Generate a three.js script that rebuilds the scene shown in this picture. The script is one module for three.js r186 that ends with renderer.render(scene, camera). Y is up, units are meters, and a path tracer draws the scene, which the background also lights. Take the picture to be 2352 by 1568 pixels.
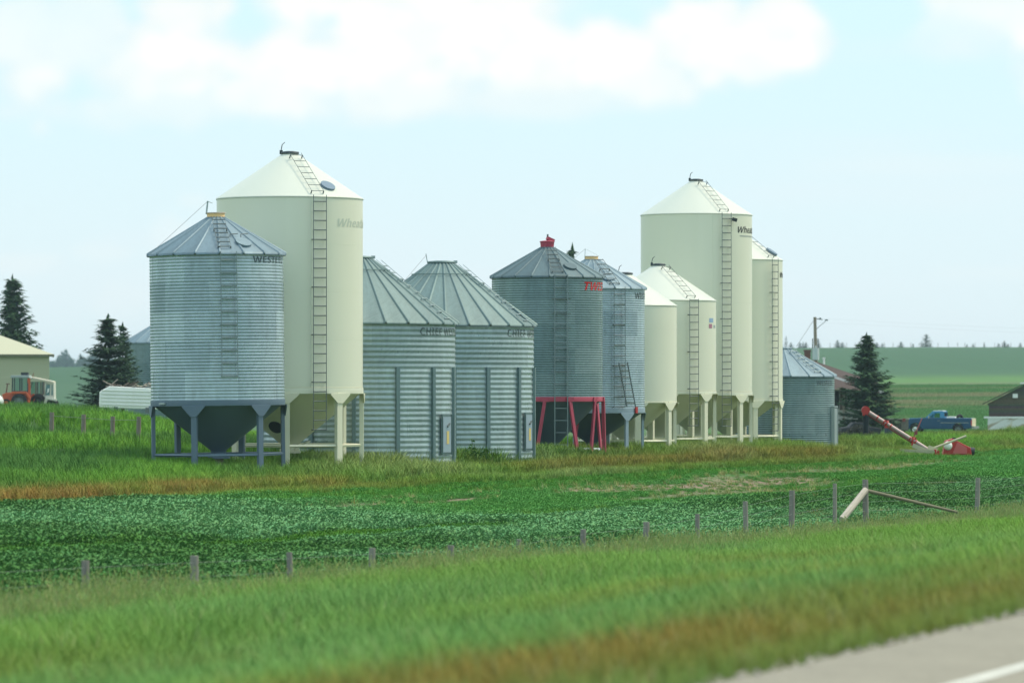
import * as THREE from 'three';
import { mergeGeometries } from 'three/addons/utils/BufferGeometryUtils.js';

// ---------------------------------------------------------------- camera, sky, sun, exposure
const scene = new THREE.Scene();
const EXPO = 1.25, EYE = 2.0, F = 9962;            // F: focal length in units of a picture 2352 wide
const camera = new THREE.PerspectiveCamera(9, 1024 / 682, 0.5, 12000);
camera.position.set(0, EYE, 0);
camera.rotation.x = Math.atan(106 / F);
camera.focus = 150; camera.userData.fStop = 1.8;
const renderer = new THREE.WebGLRenderer();
renderer.toneMapping = THREE.LinearToneMapping;
renderer.toneMappingExposure = EXPO;
renderer.shadowMap.enabled = true;

const sun = new THREE.DirectionalLight(0xffedd2, 2.3);
sun.position.set(120, 190, -200); sun.target.position.set(0, 0, -160);
sun.castShadow = true; sun.shadow.radius = 26;
Object.assign(sun.shadow.camera, { left: -200, right: 200, top: 200, bottom: -200, near: 1, far: 900 });
scene.add(sun, sun.target);
scene.fog = new THREE.FogExp2(new THREE.Color().setRGB(0.60, 0.84, 0.97), 0.00014);

let seed = 7;
const rnd = () => { seed = (seed + 0x6d2b79f5) | 0; let t = Math.imul(seed ^ (seed >>> 15), 1 | seed); t = (t + Math.imul(t ^ (t >>> 7), 61 | t)) ^ t; return ((t ^ (t >>> 14)) >>> 0) / 4294967296; };
const rr = (a, b) => a + (b - a) * rnd();
const { clamp, lerp } = THREE.MathUtils;
const sm = (a, b, x) => { const t = clamp((x - a) / (b - a), 0, 1); return t * t * (3 - 2 * t); };
const HASH = new Float32Array(65536); { const s0 = seed; seed = 991; for (let i = 0; i < 65536; i++) HASH[i] = rnd(); seed = s0; }
const h3 = (x, y, z) => HASH[(Math.imul(x, 73856093) ^ Math.imul(y, 19349663) ^ Math.imul(z, 83492791)) >>> 8 & 65535];
function n3(x, y, z) {
  const ix = Math.floor(x), iy = Math.floor(y), iz = Math.floor(z); let fx = x - ix, fy = y - iy, fz = z - iz;
  fx = fx * fx * (3 - 2 * fx); fy = fy * fy * (3 - 2 * fy); fz = fz * fz * (3 - 2 * fz);
  const a = h3(ix, iy, iz), b = h3(ix + 1, iy, iz), c = h3(ix, iy + 1, iz), d = h3(ix + 1, iy + 1, iz), e = h3(ix, iy, iz + 1), f = h3(ix + 1, iy, iz + 1), g = h3(ix, iy + 1, iz + 1), h = h3(ix + 1, iy + 1, iz + 1);
  const p = a + (b - a) * fx, q = c + (d - c) * fx, r = e + (f - e) * fx, s = g + (h - g) * fx, u = p + (q - p) * fy, v = r + (s - r) * fy;
  return u + (v - u) * fz;
}
const fbm = (x, y, z, o) => { let s = 0, a = 0.5, t = 0; for (let i = 0; i < o; i++) { s += a * n3(x, y, z); t += a; x = x * 2.03 + 11.3; y = y * 2.03 + 5.7; z = z * 2.03 + 3.1; a *= 0.5; } return s / t; };
const n2 = (x, y, o = 3) => fbm(x, y, 0.5, o);

{ // sky: pale hazy blue with cumulus banks low all round and broken, unseen cloud overhead made extra bright
  const W = 4096, H = 2048, data = new Float32Array(W * H * 4);
  const deg = 180 / Math.PI, px = (180 / Math.PI) / F;      // degrees per picture unit
  const blobs = [];
  const put = (x, y, rx, ry, w = 1) => blobs.push({ a: (x - 1176) * px, e: (890 - y) * px, ra: rx * px, re: ry * px, w });
  for (const b of [[1010, 110, 330, 130], [760, 175, 230, 90], [1000, 0, 330, 110], [1250, 130, 190, 100], [640, 225, 170, 55, 0.8], [400, 130, 150, 105], [430, 50, 115, 75], [330, 190, 130, 70, 0.8],
    [1430, 120, 130, 85], [1560, 70, 140, 85], [1480, 190, 130, 55, 0.8], [1640, 130, 95, 70], [1790, 85, 95, 85], [1720, 150, 90, 50, 0.8], [2300, 20, 170, 80, 0.8], [2370, 120, 60, 100], [2200, 90, 120, 60, 0.4],
    [90, 195, 80, 60, 0.85], [150, 95, 180, 90, 0.6], [30, 90, 90, 70, 0.7], [95, 298, 26, 20, 0.5], [900, 220, 240, 50, 0.7], [1200, 235, 240, 40, 0.45], [300, 255, 260, 40, 0.5],
    [60, 607, 85, 26, 0.28], [240, 580, 65, 24, 0.28], [390, 540, 45, 42, 0.28], [455, 466, 45, 18, 0.28], [1370, 472, 45, 14, 0.22], [300, 690, 70, 50, 0.2], [2260, 630, 120, 14, 0.18], [2150, 380, 260, 22, 0.15],
    [1000, -170, 620, 120], [250, -130, 340, 80], [2000, -220, 500, 120, 0.8]]) put(...b);
  for (let k = 0; k < 330; k++) {                            // the same kind of banks round the whole horizon
    const a = rr(-180, 180), e = 2.5 + 13 * Math.pow(rnd(), 1.3); if (Math.abs(a) < 9 && e < 6.5) continue;
    const s = 0.6 + e * 0.16; blobs.push({ a, e, ra: rr(0.7, 2.2) * s, re: rr(0.35, 0.75) * s, w: rr(0.6, 1) });
  }
  const cells = Array.from({ length: 360 }, () => []);
  for (const b of blobs) for (let k = Math.floor(b.a - b.ra * 1.5) - 1; k <= b.a + b.ra * 1.5 + 1; k++) cells[((k % 360) + 360) % 360].push(b);
  for (let j = 0; j < H; j++) {
    const el = ((j + 0.5) / H - 0.5) * 180;                   // row 0 at the bottom (v = 0)
    const ce = Math.cos(el / deg), se = Math.sin(el / deg);
    for (let i = 0; i < W; i++) {
      const o = (j * W + i) * 4, u = ((i + 0.5) / W - 0.5) * 2 * Math.PI;
      // three.js equirectangular: u = atan2(z, x) / 2pi + 0.5
      const x = ce * Math.cos(u), z = ce * Math.sin(u);
      let r, g, b;
      if (el < -0.6) { r = 0.70; g = 0.85; b = 0.89; } else {
        const az = Math.atan2(x, -z) * deg;                   // 0 ahead of the camera, + to the right
        const t = sm(0, 6, el), q = sm(5, 70, el);
        r = lerp(lerp(0.83, 0.715, t), 0.47, q); g = lerp(lerp(0.955, 0.985, t), 0.78, q); b = lerp(lerp(0.99, 1.05, t), 1.02, q);
        const veil = el < 25 ? sm(0.42, 0.8, fbm(x * 14, se * 90, z * 14, 3)) * 0.35 * (1 - sm(10, 25, el)) : 0;
        r = lerp(r, 0.86, veil); g = lerp(g, 0.95, veil); b = lerp(b, 0.99, veil);
        let c = 0, low = 0;
        if (el < 22) {
          let d = -1, w = 0, ws = 0, wy = 0;
          for (const bl of cells[((Math.floor(az) % 360) + 360) % 360]) {
            let da = az - bl.a; if (da > 180) da -= 360; if (da < -180) da += 360;
            const k = 1 - (da / bl.ra) ** 2 - ((el - bl.e) / bl.re) ** 2; if (k > -0.9) { const m = Math.exp(k * 3); w += m * bl.w; ws += m; wy += m * (el - bl.e) / bl.re; if (k > d) d = k; }
          }
          if (ws > 0) {
            const n = fbm(x * 95, se * 120, z * 95, 5), up = sm(-0.35, 0.45, wy / ws);
            const dd = d + (n - 0.5) * 3.2, grey = sm(0.40, 0.68, fbm(x * 150 + 9, se * 210, z * 150, 4));
            const wk = w / ws; c = sm(lerp(-0.9, -0.45, up), lerp(0.9, 0.25, up), dd) * wk; low = sm(-0.2, 1.0, dd) * wk * wk * (1 - 0.75 * grey * (1 - 0.4 * up));
          }
        }
        if (el > 12) {
          const k = 1 / (se + 0.12), n = fbm(x * k * 2.2 + 3, 2.5, z * k * 2.2, 5);
          const hi = sm(0.44, 0.60, n) * sm(12, 24, el); if (hi > c) { c = hi; low = 0.95; }
        }
        const top = lerp(1.10, 1.8, sm(8, 24, el)), cr = lerp(0.92, top, low), cg = lerp(0.99, top, low), cb = lerp(0.99, top * 0.955, low);  // unseen overhead cloud brightened beyond the low banks to lift the scene light
        r = lerp(r, cr, c); g = lerp(g, cg, c); b = lerp(b, cb, c);
      }
      data[o] = r / EXPO; data[o + 1] = g / EXPO; data[o + 2] = b / EXPO; data[o + 3] = 1;
    }
  }
  const t = new THREE.DataTexture(data, W, H, THREE.RGBAFormat, THREE.FloatType);
  t.mapping = THREE.EquirectangularReflectionMapping; t.minFilter = t.magFilter = THREE.LinearFilter; t.needsUpdate = true;
  scene.background = t; scene.environment = t;
}

// ---------------------------------------------------------------- helpers
const names = {};
const numbered = (n) => { names[n] = (names[n] ?? -1) + 1; return names[n] ? n + '_' + String(names[n]).padStart(3, '0') : n; };
function tag(o, label, category, group, kind) {
  if (label) o.userData.label = label; if (category) o.userData.category = category;
  if (group) o.userData.group = group; if (kind) o.userData.kind = kind; return o;
}
function thing(name, label, category, pos, group) {
  const o = new THREE.Group(); o.name = numbered(name); o.position.set(...pos); scene.add(o); return tag(o, label, category, group);
}
const lit = (o) => { o.castShadow = o.receiveShadow = true; return o; };
function part(name, geo, mat, parent, label) {
  if (Array.isArray(geo)) geo = merge(geo);
  const m = lit(new THREE.Mesh(geo, mat)); m.name = name; parent.add(m); if (label) m.userData.label = label; return m;
}
const merge = (list) => { list = list.map((g) => { g = g.index ? g.toNonIndexed() : g; for (const k of Object.keys(g.attributes)) if (!['position', 'normal', 'uv'].includes(k)) g.deleteAttribute(k); return g; }); return list.length > 1 ? mergeGeometries(list) : list[0]; };
const V = (x, y, z) => new THREE.Vector3(x, y, z);
const box = (w, h, d, x = 0, y = 0, z = 0, ry = 0, rz = 0, rx = 0) => { const g = new THREE.BoxGeometry(w, h, d); if (rz) g.rotateZ(rz); if (rx) g.rotateX(rx); if (ry) g.rotateY(ry); g.translate(x, y, z); return g; };
function bar(a, b, r, seg = 8, r2 = r) {                      // round bar from a to b
  const d = b.clone().sub(a), g = new THREE.CylinderGeometry(r2, r, d.length(), seg);
  g.applyQuaternion(new THREE.Quaternion().setFromUnitVectors(V(0, 1, 0), d.clone().normalize())); g.translate(...a.clone().add(b).multiplyScalar(0.5)); return g;
}
function beam(a, b, w, t) {                                   // square bar from a to b
  const d = b.clone().sub(a), g = new THREE.BoxGeometry(w, d.length(), t);
  g.applyQuaternion(new THREE.Quaternion().setFromUnitVectors(V(0, 1, 0), d.clone().normalize())); g.translate(...a.clone().add(b).multiplyScalar(0.5)); return g;
}
function ext(pts, depth, bevel = 0.01, holes = []) {          // outline in x,y pulled to a thickness centred on z = 0
  const s = new THREE.Shape(pts.map((p) => new THREE.Vector2(...p))); for (const h of holes) s.holes.push(new THREE.Path(h.map((p) => new THREE.Vector2(...p))));
  const g = new THREE.ExtrudeGeometry(s, { depth: depth - 2 * bevel, bevelEnabled: bevel > 0, bevelSize: bevel, bevelThickness: bevel, bevelSegments: 2, curveSegments: 8 }); g.translate(0, 0, -depth / 2 + bevel); return g;
}
const lathe = (pts, seg = 48) => new THREE.LatheGeometry(pts.map((p) => new THREE.Vector2(...p)), seg);
function custom(pos, uv, idx) {
  const g = new THREE.BufferGeometry(); g.setAttribute('position', new THREE.Float32BufferAttribute(pos, 3)); if (uv) g.setAttribute('uv', new THREE.Float32BufferAttribute(uv, 2));
  if (idx) g.setIndex(idx); g.computeVertexNormals(); return g;
}
// picture-measured place -> world: x in picture units, distance Z ahead
const atX = (x, Z) => (x - 1176) / F * Z, atY = (y, Z) => EYE + (890 - y) / F * Z;

// ---------------------------------------------------------------- textures and materials
function tex(w, h, fn, rep = 1, srgb = false) {
  const d = new Uint8Array(w * h * 4);
  for (let y = 0; y < h; y++) for (let x = 0; x < w; x++) { const c = fn(x / w, y / h), o = (y * w + x) * 4; for (let k = 0; k < 3; k++) d[o + k] = clamp((Array.isArray(c) ? c[k] : c) * 255, 0, 255); d[o + 3] = 255; }
  const t = new THREE.DataTexture(d, w, h); t.wrapS = t.wrapT = THREE.RepeatWrapping; t.magFilter = THREE.LinearFilter; t.minFilter = THREE.LinearMipmapLinearFilter; t.generateMipmaps = true;
  t.repeat.set(rep, rep); if (srgb) t.colorSpace = THREE.SRGBColorSpace; t.needsUpdate = true; return t;
}
// noise that wraps at the tile's edge
const wrapN = (u, v, fx, fy, o = 3, s = 0) => { const a = u * 2 * Math.PI, b = v * 2 * Math.PI, k = 1 / (2 * Math.PI); return fbm(Math.cos(a) * fx * k + s, Math.sin(a) * fx * k + Math.cos(b) * fy * k * 1.31, Math.sin(b) * fy * k + s * 2, o); };
const galvTex = tex(512, 512, (u, v) => 0.80 + 0.22 * (wrapN(u, v, 40, 40, 3, 3) - 0.5) + 0.28 * (wrapN(u, v, 22, 2.5, 3, 9) - 0.5) + 0.12 * (wrapN(u, v, 5, 5, 3, 5) - 0.5), 0.25);
const galvRough = tex(256, 256, (u, v) => 0.62 + 0.5 * (wrapN(u, v, 14, 14, 4, 21) - 0.5), 0.3);
const paintTex = tex(512, 512, (u, v) => { const s = wrapN(u, v, 30, 2, 3, 13), d = wrapN(u, v, 6, 5, 4, 17); return [0.95 + 0.07 * (s - 0.5) + 0.06 * (d - 0.5), 0.95 + 0.07 * (s - 0.5) + 0.06 * (d - 0.5), 0.94 + 0.09 * (s - 0.5) + 0.08 * (d - 0.5)]; }, 0.2);
const woodTex = tex(256, 256, (u, v) => 0.75 + 0.5 * (wrapN(u, v, 30, 3, 4, 31) - 0.5) + 0.3 * (wrapN(u, v, 4, 4, 3, 33) - 0.5), 1);
const asphTex = tex(512, 512, (u, v) => 0.85 + 0.5 * (wrapN(u, v, 110, 110, 2, 41) - 0.5) + 0.25 * (wrapN(u, v, 8, 8, 4, 43) - 0.5), 0.4);
const soilTex = tex(512, 512, (u, v) => 0.8 + 0.55 * (wrapN(u, v, 60, 60, 3, 51) - 0.5) + 0.5 * (wrapN(u, v, 9, 9, 4, 53) - 0.5), 0.12);
const col = (r, g, b) => new THREE.Color().setRGB(r, g, b);
const std = (c, roughness = 0.8, metalness = 0, o = {}) => new THREE.MeshStandardMaterial({ color: col(...c), roughness, metalness, side: THREE.DoubleSide, ...o });
const M = {
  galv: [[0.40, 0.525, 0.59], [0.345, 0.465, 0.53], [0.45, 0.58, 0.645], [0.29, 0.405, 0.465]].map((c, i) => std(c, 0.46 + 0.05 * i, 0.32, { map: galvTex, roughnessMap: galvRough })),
  chief: [[0.36, 0.475, 0.49], [0.315, 0.425, 0.44], [0.405, 0.525, 0.54]].map((c, i) => std(c, 0.52 + 0.05 * i, 0.3, { map: galvTex, roughnessMap: galvRough })),
  dull: [[0.185, 0.285, 0.30], [0.165, 0.26, 0.275], [0.21, 0.31, 0.325]].map((c, i) => std(c, 0.52 + 0.05 * i, 0.35, { map: galvTex, roughnessMap: galvRough })),
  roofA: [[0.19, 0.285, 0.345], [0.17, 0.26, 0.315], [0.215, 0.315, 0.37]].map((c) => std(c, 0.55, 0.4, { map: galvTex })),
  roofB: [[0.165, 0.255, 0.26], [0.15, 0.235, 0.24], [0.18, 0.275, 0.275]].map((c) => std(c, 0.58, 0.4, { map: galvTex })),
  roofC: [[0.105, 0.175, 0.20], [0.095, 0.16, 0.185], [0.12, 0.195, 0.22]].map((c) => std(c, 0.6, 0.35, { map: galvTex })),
  cream: std([0.71, 0.74, 0.61], 0.36, 0, { map: paintTex }), creamRoof: std([0.58, 0.63, 0.565], 0.42, 0, { map: paintTex }),
  creamLeg: std([0.72, 0.73, 0.57], 0.5, 0, { map: paintTex }), seam: std([0.60, 0.60, 0.44], 0.6),
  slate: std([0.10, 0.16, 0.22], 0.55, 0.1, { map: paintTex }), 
  lightBlue: std([0.30, 0.40, 0.48], 0.5, 0.3, { map: paintTex }), pink: std([0.42, 0.055, 0.10], 0.55, 0, { map: paintTex }), tan: std([0.80, 0.55, 0.26], 0.7),
  steel: std([0.13, 0.16, 0.16], 0.6, 0.4), steelMid: std([0.20, 0.26, 0.27], 0.6, 0.4), steelLight: std([0.34, 0.42, 0.43], 0.55, 0.6), dark: std([0.02, 0.03, 0.035], 0.7), lid: std([0.03, 0.05, 0.06], 0.55, 0.2), hatch: std([0.12, 0.19, 0.26], 0.5, 0.3),
  red: std([0.42, 0.02, 0.015], 0.45), wood: std([0.28, 0.25, 0.21], 0.9, 0, { map: woodTex }), paleWood: std([0.55, 0.50, 0.42], 0.85, 0, { map: woodTex }), oldWood: std([0.105, 0.085, 0.07], 0.9, 0, { map: woodTex }),
  white: std([0.84, 0.86, 0.84], 0.5, 0, { map: paintTex }), wire: std([0.25, 0.27, 0.26], 0.6, 0.6), rubber: std([0.015, 0.016, 0.018], 0.85),
  glass: new THREE.MeshPhysicalMaterial({ color: col(0.55, 0.75, 0.72), roughness: 0.08, transmission: 1, thickness: 0, ior: 1.45, side: THREE.DoubleSide }),
};
// ---------------------------------------------------------------- the land: everything runs along the highway, 19 degrees right of the view
const SN = Math.sin(19 * Math.PI / 180), CS = Math.cos(19 * Math.PI / 180);
const uv2xz = (u, v) => [u * SN - v * CS, u * CS + v * SN];    // u along the road, v across it, to X (right), Z (ahead)
const xz2uv = (X, Z) => [X * SN + Z * CS, Z * SN - X * CS];
const knots = (k, x) => { if (x <= k[0][0]) return k[0][1]; for (let i = 1; i < k.length; i++) if (x < k[i][0]) { const t = (x - k[i - 1][0]) / (k[i][0] - k[i - 1][0]); return lerp(k[i - 1][1], k[i][1], t); } return k[k.length - 1][1]; };
const ROADEDGE = 8.35;
function H(X, Z) {
  const [u, v] = xz2uv(X, Z);
  const dit = knots([[50, 0.27], [62, 0.31], [80, 0.13], [100, -0.09], [125, -0.3], [180, -0.3]], u);     // the ditch floor sinks along the road
  const lu = 128 + 1.4 * Math.max(0, v - 53), left = 1 - sm(lu, lu + 24, u), right = sm(170, 196, u);
  let h;
  if (v < ROADEDGE) h = v > -5 ? -0.06 : -0.06 - 1.6 * sm(-5, -14, v);
  else h = knots([[ROADEDGE, -0.06], [8.8, -0.1], [10, -0.22], [14, -0.85], [20, -1.62], [27, -1.9], [31, -2.0], [35, -1.75], [40, -1.45], [47, -1.12], [49.5, -0.85], [52, -0.55], [60, -0.5]], v) + dit * sm(14, 24, v) * (1 - sm(36, 46, v));
  const bank = knots([[47, -1.12], [49.5, -0.95], [53, -0.52], [57, -0.3], [61, 0.05], [68, 0.66], [75, 0.9], [90, 0.97], [200, 0.8], [320, 0.5]], v);
  const flat = knots([[47, -1.12], [49.5, -0.85], [52, -0.55], [60, -0.5], [90, -0.55]], v), lawn = knots([[47, -1.1], [50, -0.95], [53, -0.65], [56, -0.85], [62, -1.1], [75, -1.32], [130, -1.7]], v) - 0.2 * sm(270, 350, u) * sm(56, 75, v);
  if (v > 46) { const y = lerp(lerp(flat, lawn, right), bank, left); h = lerp(h, y, sm(46, 49, v)); }
  h += (n2(u * 0.12, v * 0.22 + 9, 3) - 0.5) * (0.32 + 0.5 * left * sm(54, 62, v) * (1 - sm(74, 84, v))) * sm(9, 14, v);
  const amp = lerp(6.6, 13.2, sm(-140, 95, X));                  // the far field climbs to a ridge
  if (Z > 330) { const t = clamp((Z - 380) / 720, 0, 1), rise = amp * (0.22 * sm(0, 0.35, t) + 0.78 * sm(0.18, 1.05, t)) ; h = lerp(h, -0.9 + lerp(1.1, 0, sm(-60, 40, X)) + rise, sm(330, 470, Z)) + (Z > 1100 ? -(Z - 1100) * 0.006 : 0); }
  return h;
}
const hAt = (x, Z) => H(atX(x, Z), Z);
// where the weeds, bare soil and dead grass lie (used by the ground's colour and by what grows on it)
const bump = (u, v, cu, cv, ru, rv) => Math.max(0, 1 - ((u - cu) / ru) ** 2 - ((v - cv) / rv) ** 2);
function soil(u, v) {
  const n = n2(u * 0.10 + 40, v * 0.95, 4);
  const m = Math.max(bump(u, v, 143, 42.3, 20, 2.6), bump(u, v, 166, 44, 30, 1.2), bump(u, v, 133, 34.5, 16, 1.5), bump(u, v, 118, 43.5, 16, 1.2) * 0.6, bump(u, v, 152, 38.5, 18, 0.9));
  return clamp(m * 2.0 * sm(0.39, 0.57, n + 0.10 * m), 0, 1);
}
function weeds(u, v) {
  const n = n2(u * 0.07 + 7, v * 0.55 + 3, 3);
  const m = Math.max(bump(u, v, 98, 37.6, 14, 1.1), bump(u, v, 82, 38.5, 10, 1.3) * 0.45, bump(u, v, 160, 45.8, 60, 2.4), bump(u, v, 148, 40.5, 26, 1.2) * 0.8, bump(u, v, 135, 45.5, 16, 1.4) * 0.6, bump(u, v, 118, 39.5, 14, 1.0) * 0.6);
  return clamp(m * 1.6 * sm(0.32, 0.55, n + 0.15 * m), 0, 1);
}
const russet = (u, v) => {                                       // reddish dead grass
  const road = Math.max(0, 1 - Math.abs(v - 10.7) / 1.8) * sm(0.40, 0.62, n2(u * 0.14 + 3, v * 0.45, 3) + 0.05);
  const field = Math.max(0, 1 - Math.abs(v - 48.6) / 1.7) * Math.max(1 - sm(118, 128, u), 0.55 * sm(138, 146, u) * (1 - sm(176, 196, u))) * sm(0.34, 0.58, n2(u * 0.1 + 60, v * 0.5, 3) + 0.08);
  return clamp(1.3 * Math.max(road, field), 0, 1);
};
function groundColor(u, v, X, Z) {
  let c = [0.05, 0.10, 0.025];
  const mix = (k, t) => { c = c.map((a, i) => lerp(a, k[i], clamp(t, 0, 1))); };
  if (v > 13) mix([0.035, 0.10, 0.022], sm(13, 16, v));
  if (v < 12.5) mix([0.13, 0.10, 0.045], 1 - sm(9, 13.5, v));
  if (v < 8.9) mix([0.30, 0.27, 0.21], 0.8);
  const crop = sm(30.5, 31.5, v) * (1 - sm(46.6, 47.4, v));
  mix([0.085, 0.23, 0.08], crop); mix([0.25, 0.19, 0.125], crop * soil(u, v)); mix([0.05, 0.16, 0.02], crop * weeds(u, v));
  mix([0.085, 0.12, 0.03], sm(47, 48, v) * (1 - sm(58, 62, v))); mix([0.05, 0.14, 0.02], sm(54, 62, v));
  mix([0.19, 0.11, 0.04], 0.7 * russet(u, v));
  if (Z > 360) {
    const e = sm(-25, 25, X), k = sm(360, 420, Z) * e; mix([0.03, 0.115, 0.045], sm(340, 400, Z) * (1 - e)); const n = n2(X * 0.02, Z * 0.012, 4), s = n2(X * 0.012 + 20, Z * 0.05, 4);
    const line = 585 + X * 0.35 + 20 * (n2(X * 0.01, 4, 2) - 0.5);
    mix([0.062, 0.16, 0.055], k); mix([0.21, 0.21, 0.11], k * (1 - sm(line - 50, line - 12, Z)) * 0.9 * sm(0.50, 0.68, s)); mix([0.23, 0.20, 0.11], k * 0.8 * bump(Z, 0, line - 40, 0, 20, 1) * sm(0.4, 0.6, n));
    mix([0.20, 0.16, 0.09], k * 0.55 * bump(Z, 0, line - 6, 0, 9, 1)); mix([0.075, 0.21, 0.03], k * bump(Z, 0, line + 40, 0, 48, 1)); mix([0.017, 0.10, 0.032], sm(line + 30, line + 110, Z) * (0.85 + 0.3 * (s - 0.5)));
  }
  return c;
}
{
  const axis = (a, b, step, far) => { const l = []; for (let x = a; x <= b; x += step) l.push(x); let d = step; let x = l[l.length - 1]; while (x < far[1]) { d *= 1.09; x += Math.min(d, 400); l.push(x); } d = step; x = a; while (x > far[0]) { d *= 1.25; x -= Math.min(d, 700); l.unshift(x); } return l; };
  const us = axis(15, 260, 1.4, [-5000, 7000]);
  let vs = axis(9, 66, 0.6, [9, 7000]).slice(0); vs = [-5000, -2500, -1200, -600, -300, -150, -80, -40, -20, -14, -10, -6, -5, -2, 2, 6, 8.2, 8.4, 8.6, 8.8, ...vs];
  const pos = [], colr = [], uvs = [], idx = [];
  us.forEach((u) => vs.forEach((v) => { const [X, Z] = uv2xz(u, v); pos.push(X, H(X, Z), -Z); colr.push(...groundColor(u, v, X, Z)); uvs.push(X, Z); }));
  const n = vs.length; for (let i = 0; i < us.length - 1; i++) for (let j = 0; j < n - 1; j++) { const a = i * n + j; idx.push(a, a + n, a + 1, a + 1, a + n, a + n + 1); }
  const g = custom(pos, uvs, idx); g.setAttribute('color', new THREE.Float32BufferAttribute(colr, 3));
  const m = part('ground', g, new THREE.MeshStandardMaterial({ vertexColors: true, map: soilTex, roughness: 1, side: THREE.DoubleSide }), scene); m.userData.kind = 'structure';
}
{ // the highway: a sheet with a ragged far edge, and its white edge line
  const pos = [], uvs = [], idx = [], N = 500; for (let i = 0; i <= N; i++) { const u = -150 + i * 1.2, e = ROADEDGE - 0.08 + 0.22 * (n2(u * 0.7, 3, 3) - 0.5); [-4.6, 0, 4, 7, e, e + 0.05].forEach((v, k) => { const [X, Z] = uv2xz(u, v); pos.push(X, k === 5 ? -0.12 : 0.015 - 0.006 * k, -Z); uvs.push(u, v); }); if (i < N) for (let k = 0; k < 5; k++) { const a = i * 6 + k; idx.push(a, a + 6, a + 1, a + 1, a + 6, a + 7); } }
  tag(part('road', custom(pos, uvs, idx), std([0.27, 0.255, 0.20], 0.9, 0, { map: asphTex }), scene), null, null, null, 'structure');
  const lp = [], li = [], lu = []; for (let i = 0; i <= 200; i++) { const u = -60 + i * 1.5; [6.62, 6.74].forEach((v) => { const w = v + 0.012 * (n2(u * 3, v * 9, 2) - 0.5), [X, Z] = uv2xz(u, w); lp.push(X, 0.003, -Z); lu.push(u, v); }); if (i < 200) { const a = i * 2; li.push(a, a + 2, a + 1, a + 1, a + 2, a + 3); } }
  tag(part('road_line', custom(lp, lu, li), std([0.72, 0.74, 0.68], 0.7, 0, { map: asphTex }), scene), null, null, null, 'structure');
}

// ---------------------------------------------------------------- grain bins
let CUR = [1176, 150, 2];
const TH = (s) => { const [xc, Z, R] = CUR, X = (xc - 1176) / F * Z, x = (xc - 1176) / F + s * R / Z; let t = Math.asin(clamp(s, -1, 1)); for (let i = 0; i < 8; i++) t = Math.asin(clamp((x * (Z - R * Math.cos(t)) - X) / R, -1, 1)); return t; };                   // angle round a bin from its sideways offset / radius; 0 faces the road
const ring = (R, th, y) => V(R * Math.sin(th), y, R * Math.cos(th));
function corr(R, y0, y1, pitch, amp, t0, t1, nt, out = 0, uvFit = false) {   // corrugated sheet of a round wall
  const rows = Math.max(1, Math.round((y1 - y0) / pitch * 6)), pos = [], uv = [], idx = [];
  for (let j = 0; j <= rows; j++) for (let i = 0; i <= nt; i++) {
    const y = lerp(y0, y1, j / rows), t = lerp(t0, t1, i / nt), r = R + out + amp * Math.sin(y / pitch * 2 * Math.PI);
    pos.push(r * Math.sin(t), y, r * Math.cos(t)); uv.push(...(uvFit ? [i / nt, j / rows] : [t * R, y]));
  }
  for (let j = 0; j < rows; j++) for (let i = 0; i < nt; i++) { const a = j * (nt + 1) + i; idx.push(a, a + 1, a + nt + 1, a + nt + 1, a + 1, a + nt + 2); }
  return custom(pos, uv, idx);
}
function roofPanel(r0, y0, r1, y1, dt, ribW, ribH) {             // one wedge of a metal cone roof with its raised rib
  const prof = [[0, 0], [0.2, ribH], [0.8, ribH], [1, 0]], pos = [], uv = [], idx = [], L = Math.hypot(r1 - r0, y0 - y1), ny = (r1 - r0) / L, nr = (y0 - y1) / L;
  const rowsAt = [[r0, y0], [r1, y1], [r1 + 0.004, y1 - 0.07]];
  rowsAt.forEach(([r, y], k) => { prof.forEach(([s, h]) => { const t = s * ribW / r; const hh = h * (r < 1 ? Math.max(0.4, r) : 1); pos.push((r + nr * hh) * Math.sin(t), y + ny * hh, (r + nr * hh) * Math.cos(t)); uv.push(t * r, k === 0 ? 0 : L); }); const t = dt + 0.002; for (let q = 1; q <= 2; q++) { const tt = lerp(ribW / r, t, q / 2); pos.push(r * Math.sin(tt), y, r * Math.cos(tt)); uv.push(tt * r, k === 0 ? 0 : L); } });
  for (let k = 0; k < 2; k++) for (let i = 0; i < 5; i++) { const a = k * 6 + i; idx.push(a, a + 6, a + 1, a + 1, a + 6, a + 7); }
  return custom(pos, uv, idx).toNonIndexed();
}
function flatNormals(g) { g = g.index ? g.toNonIndexed() : g; g.computeVertexNormals(); return g; }
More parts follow.
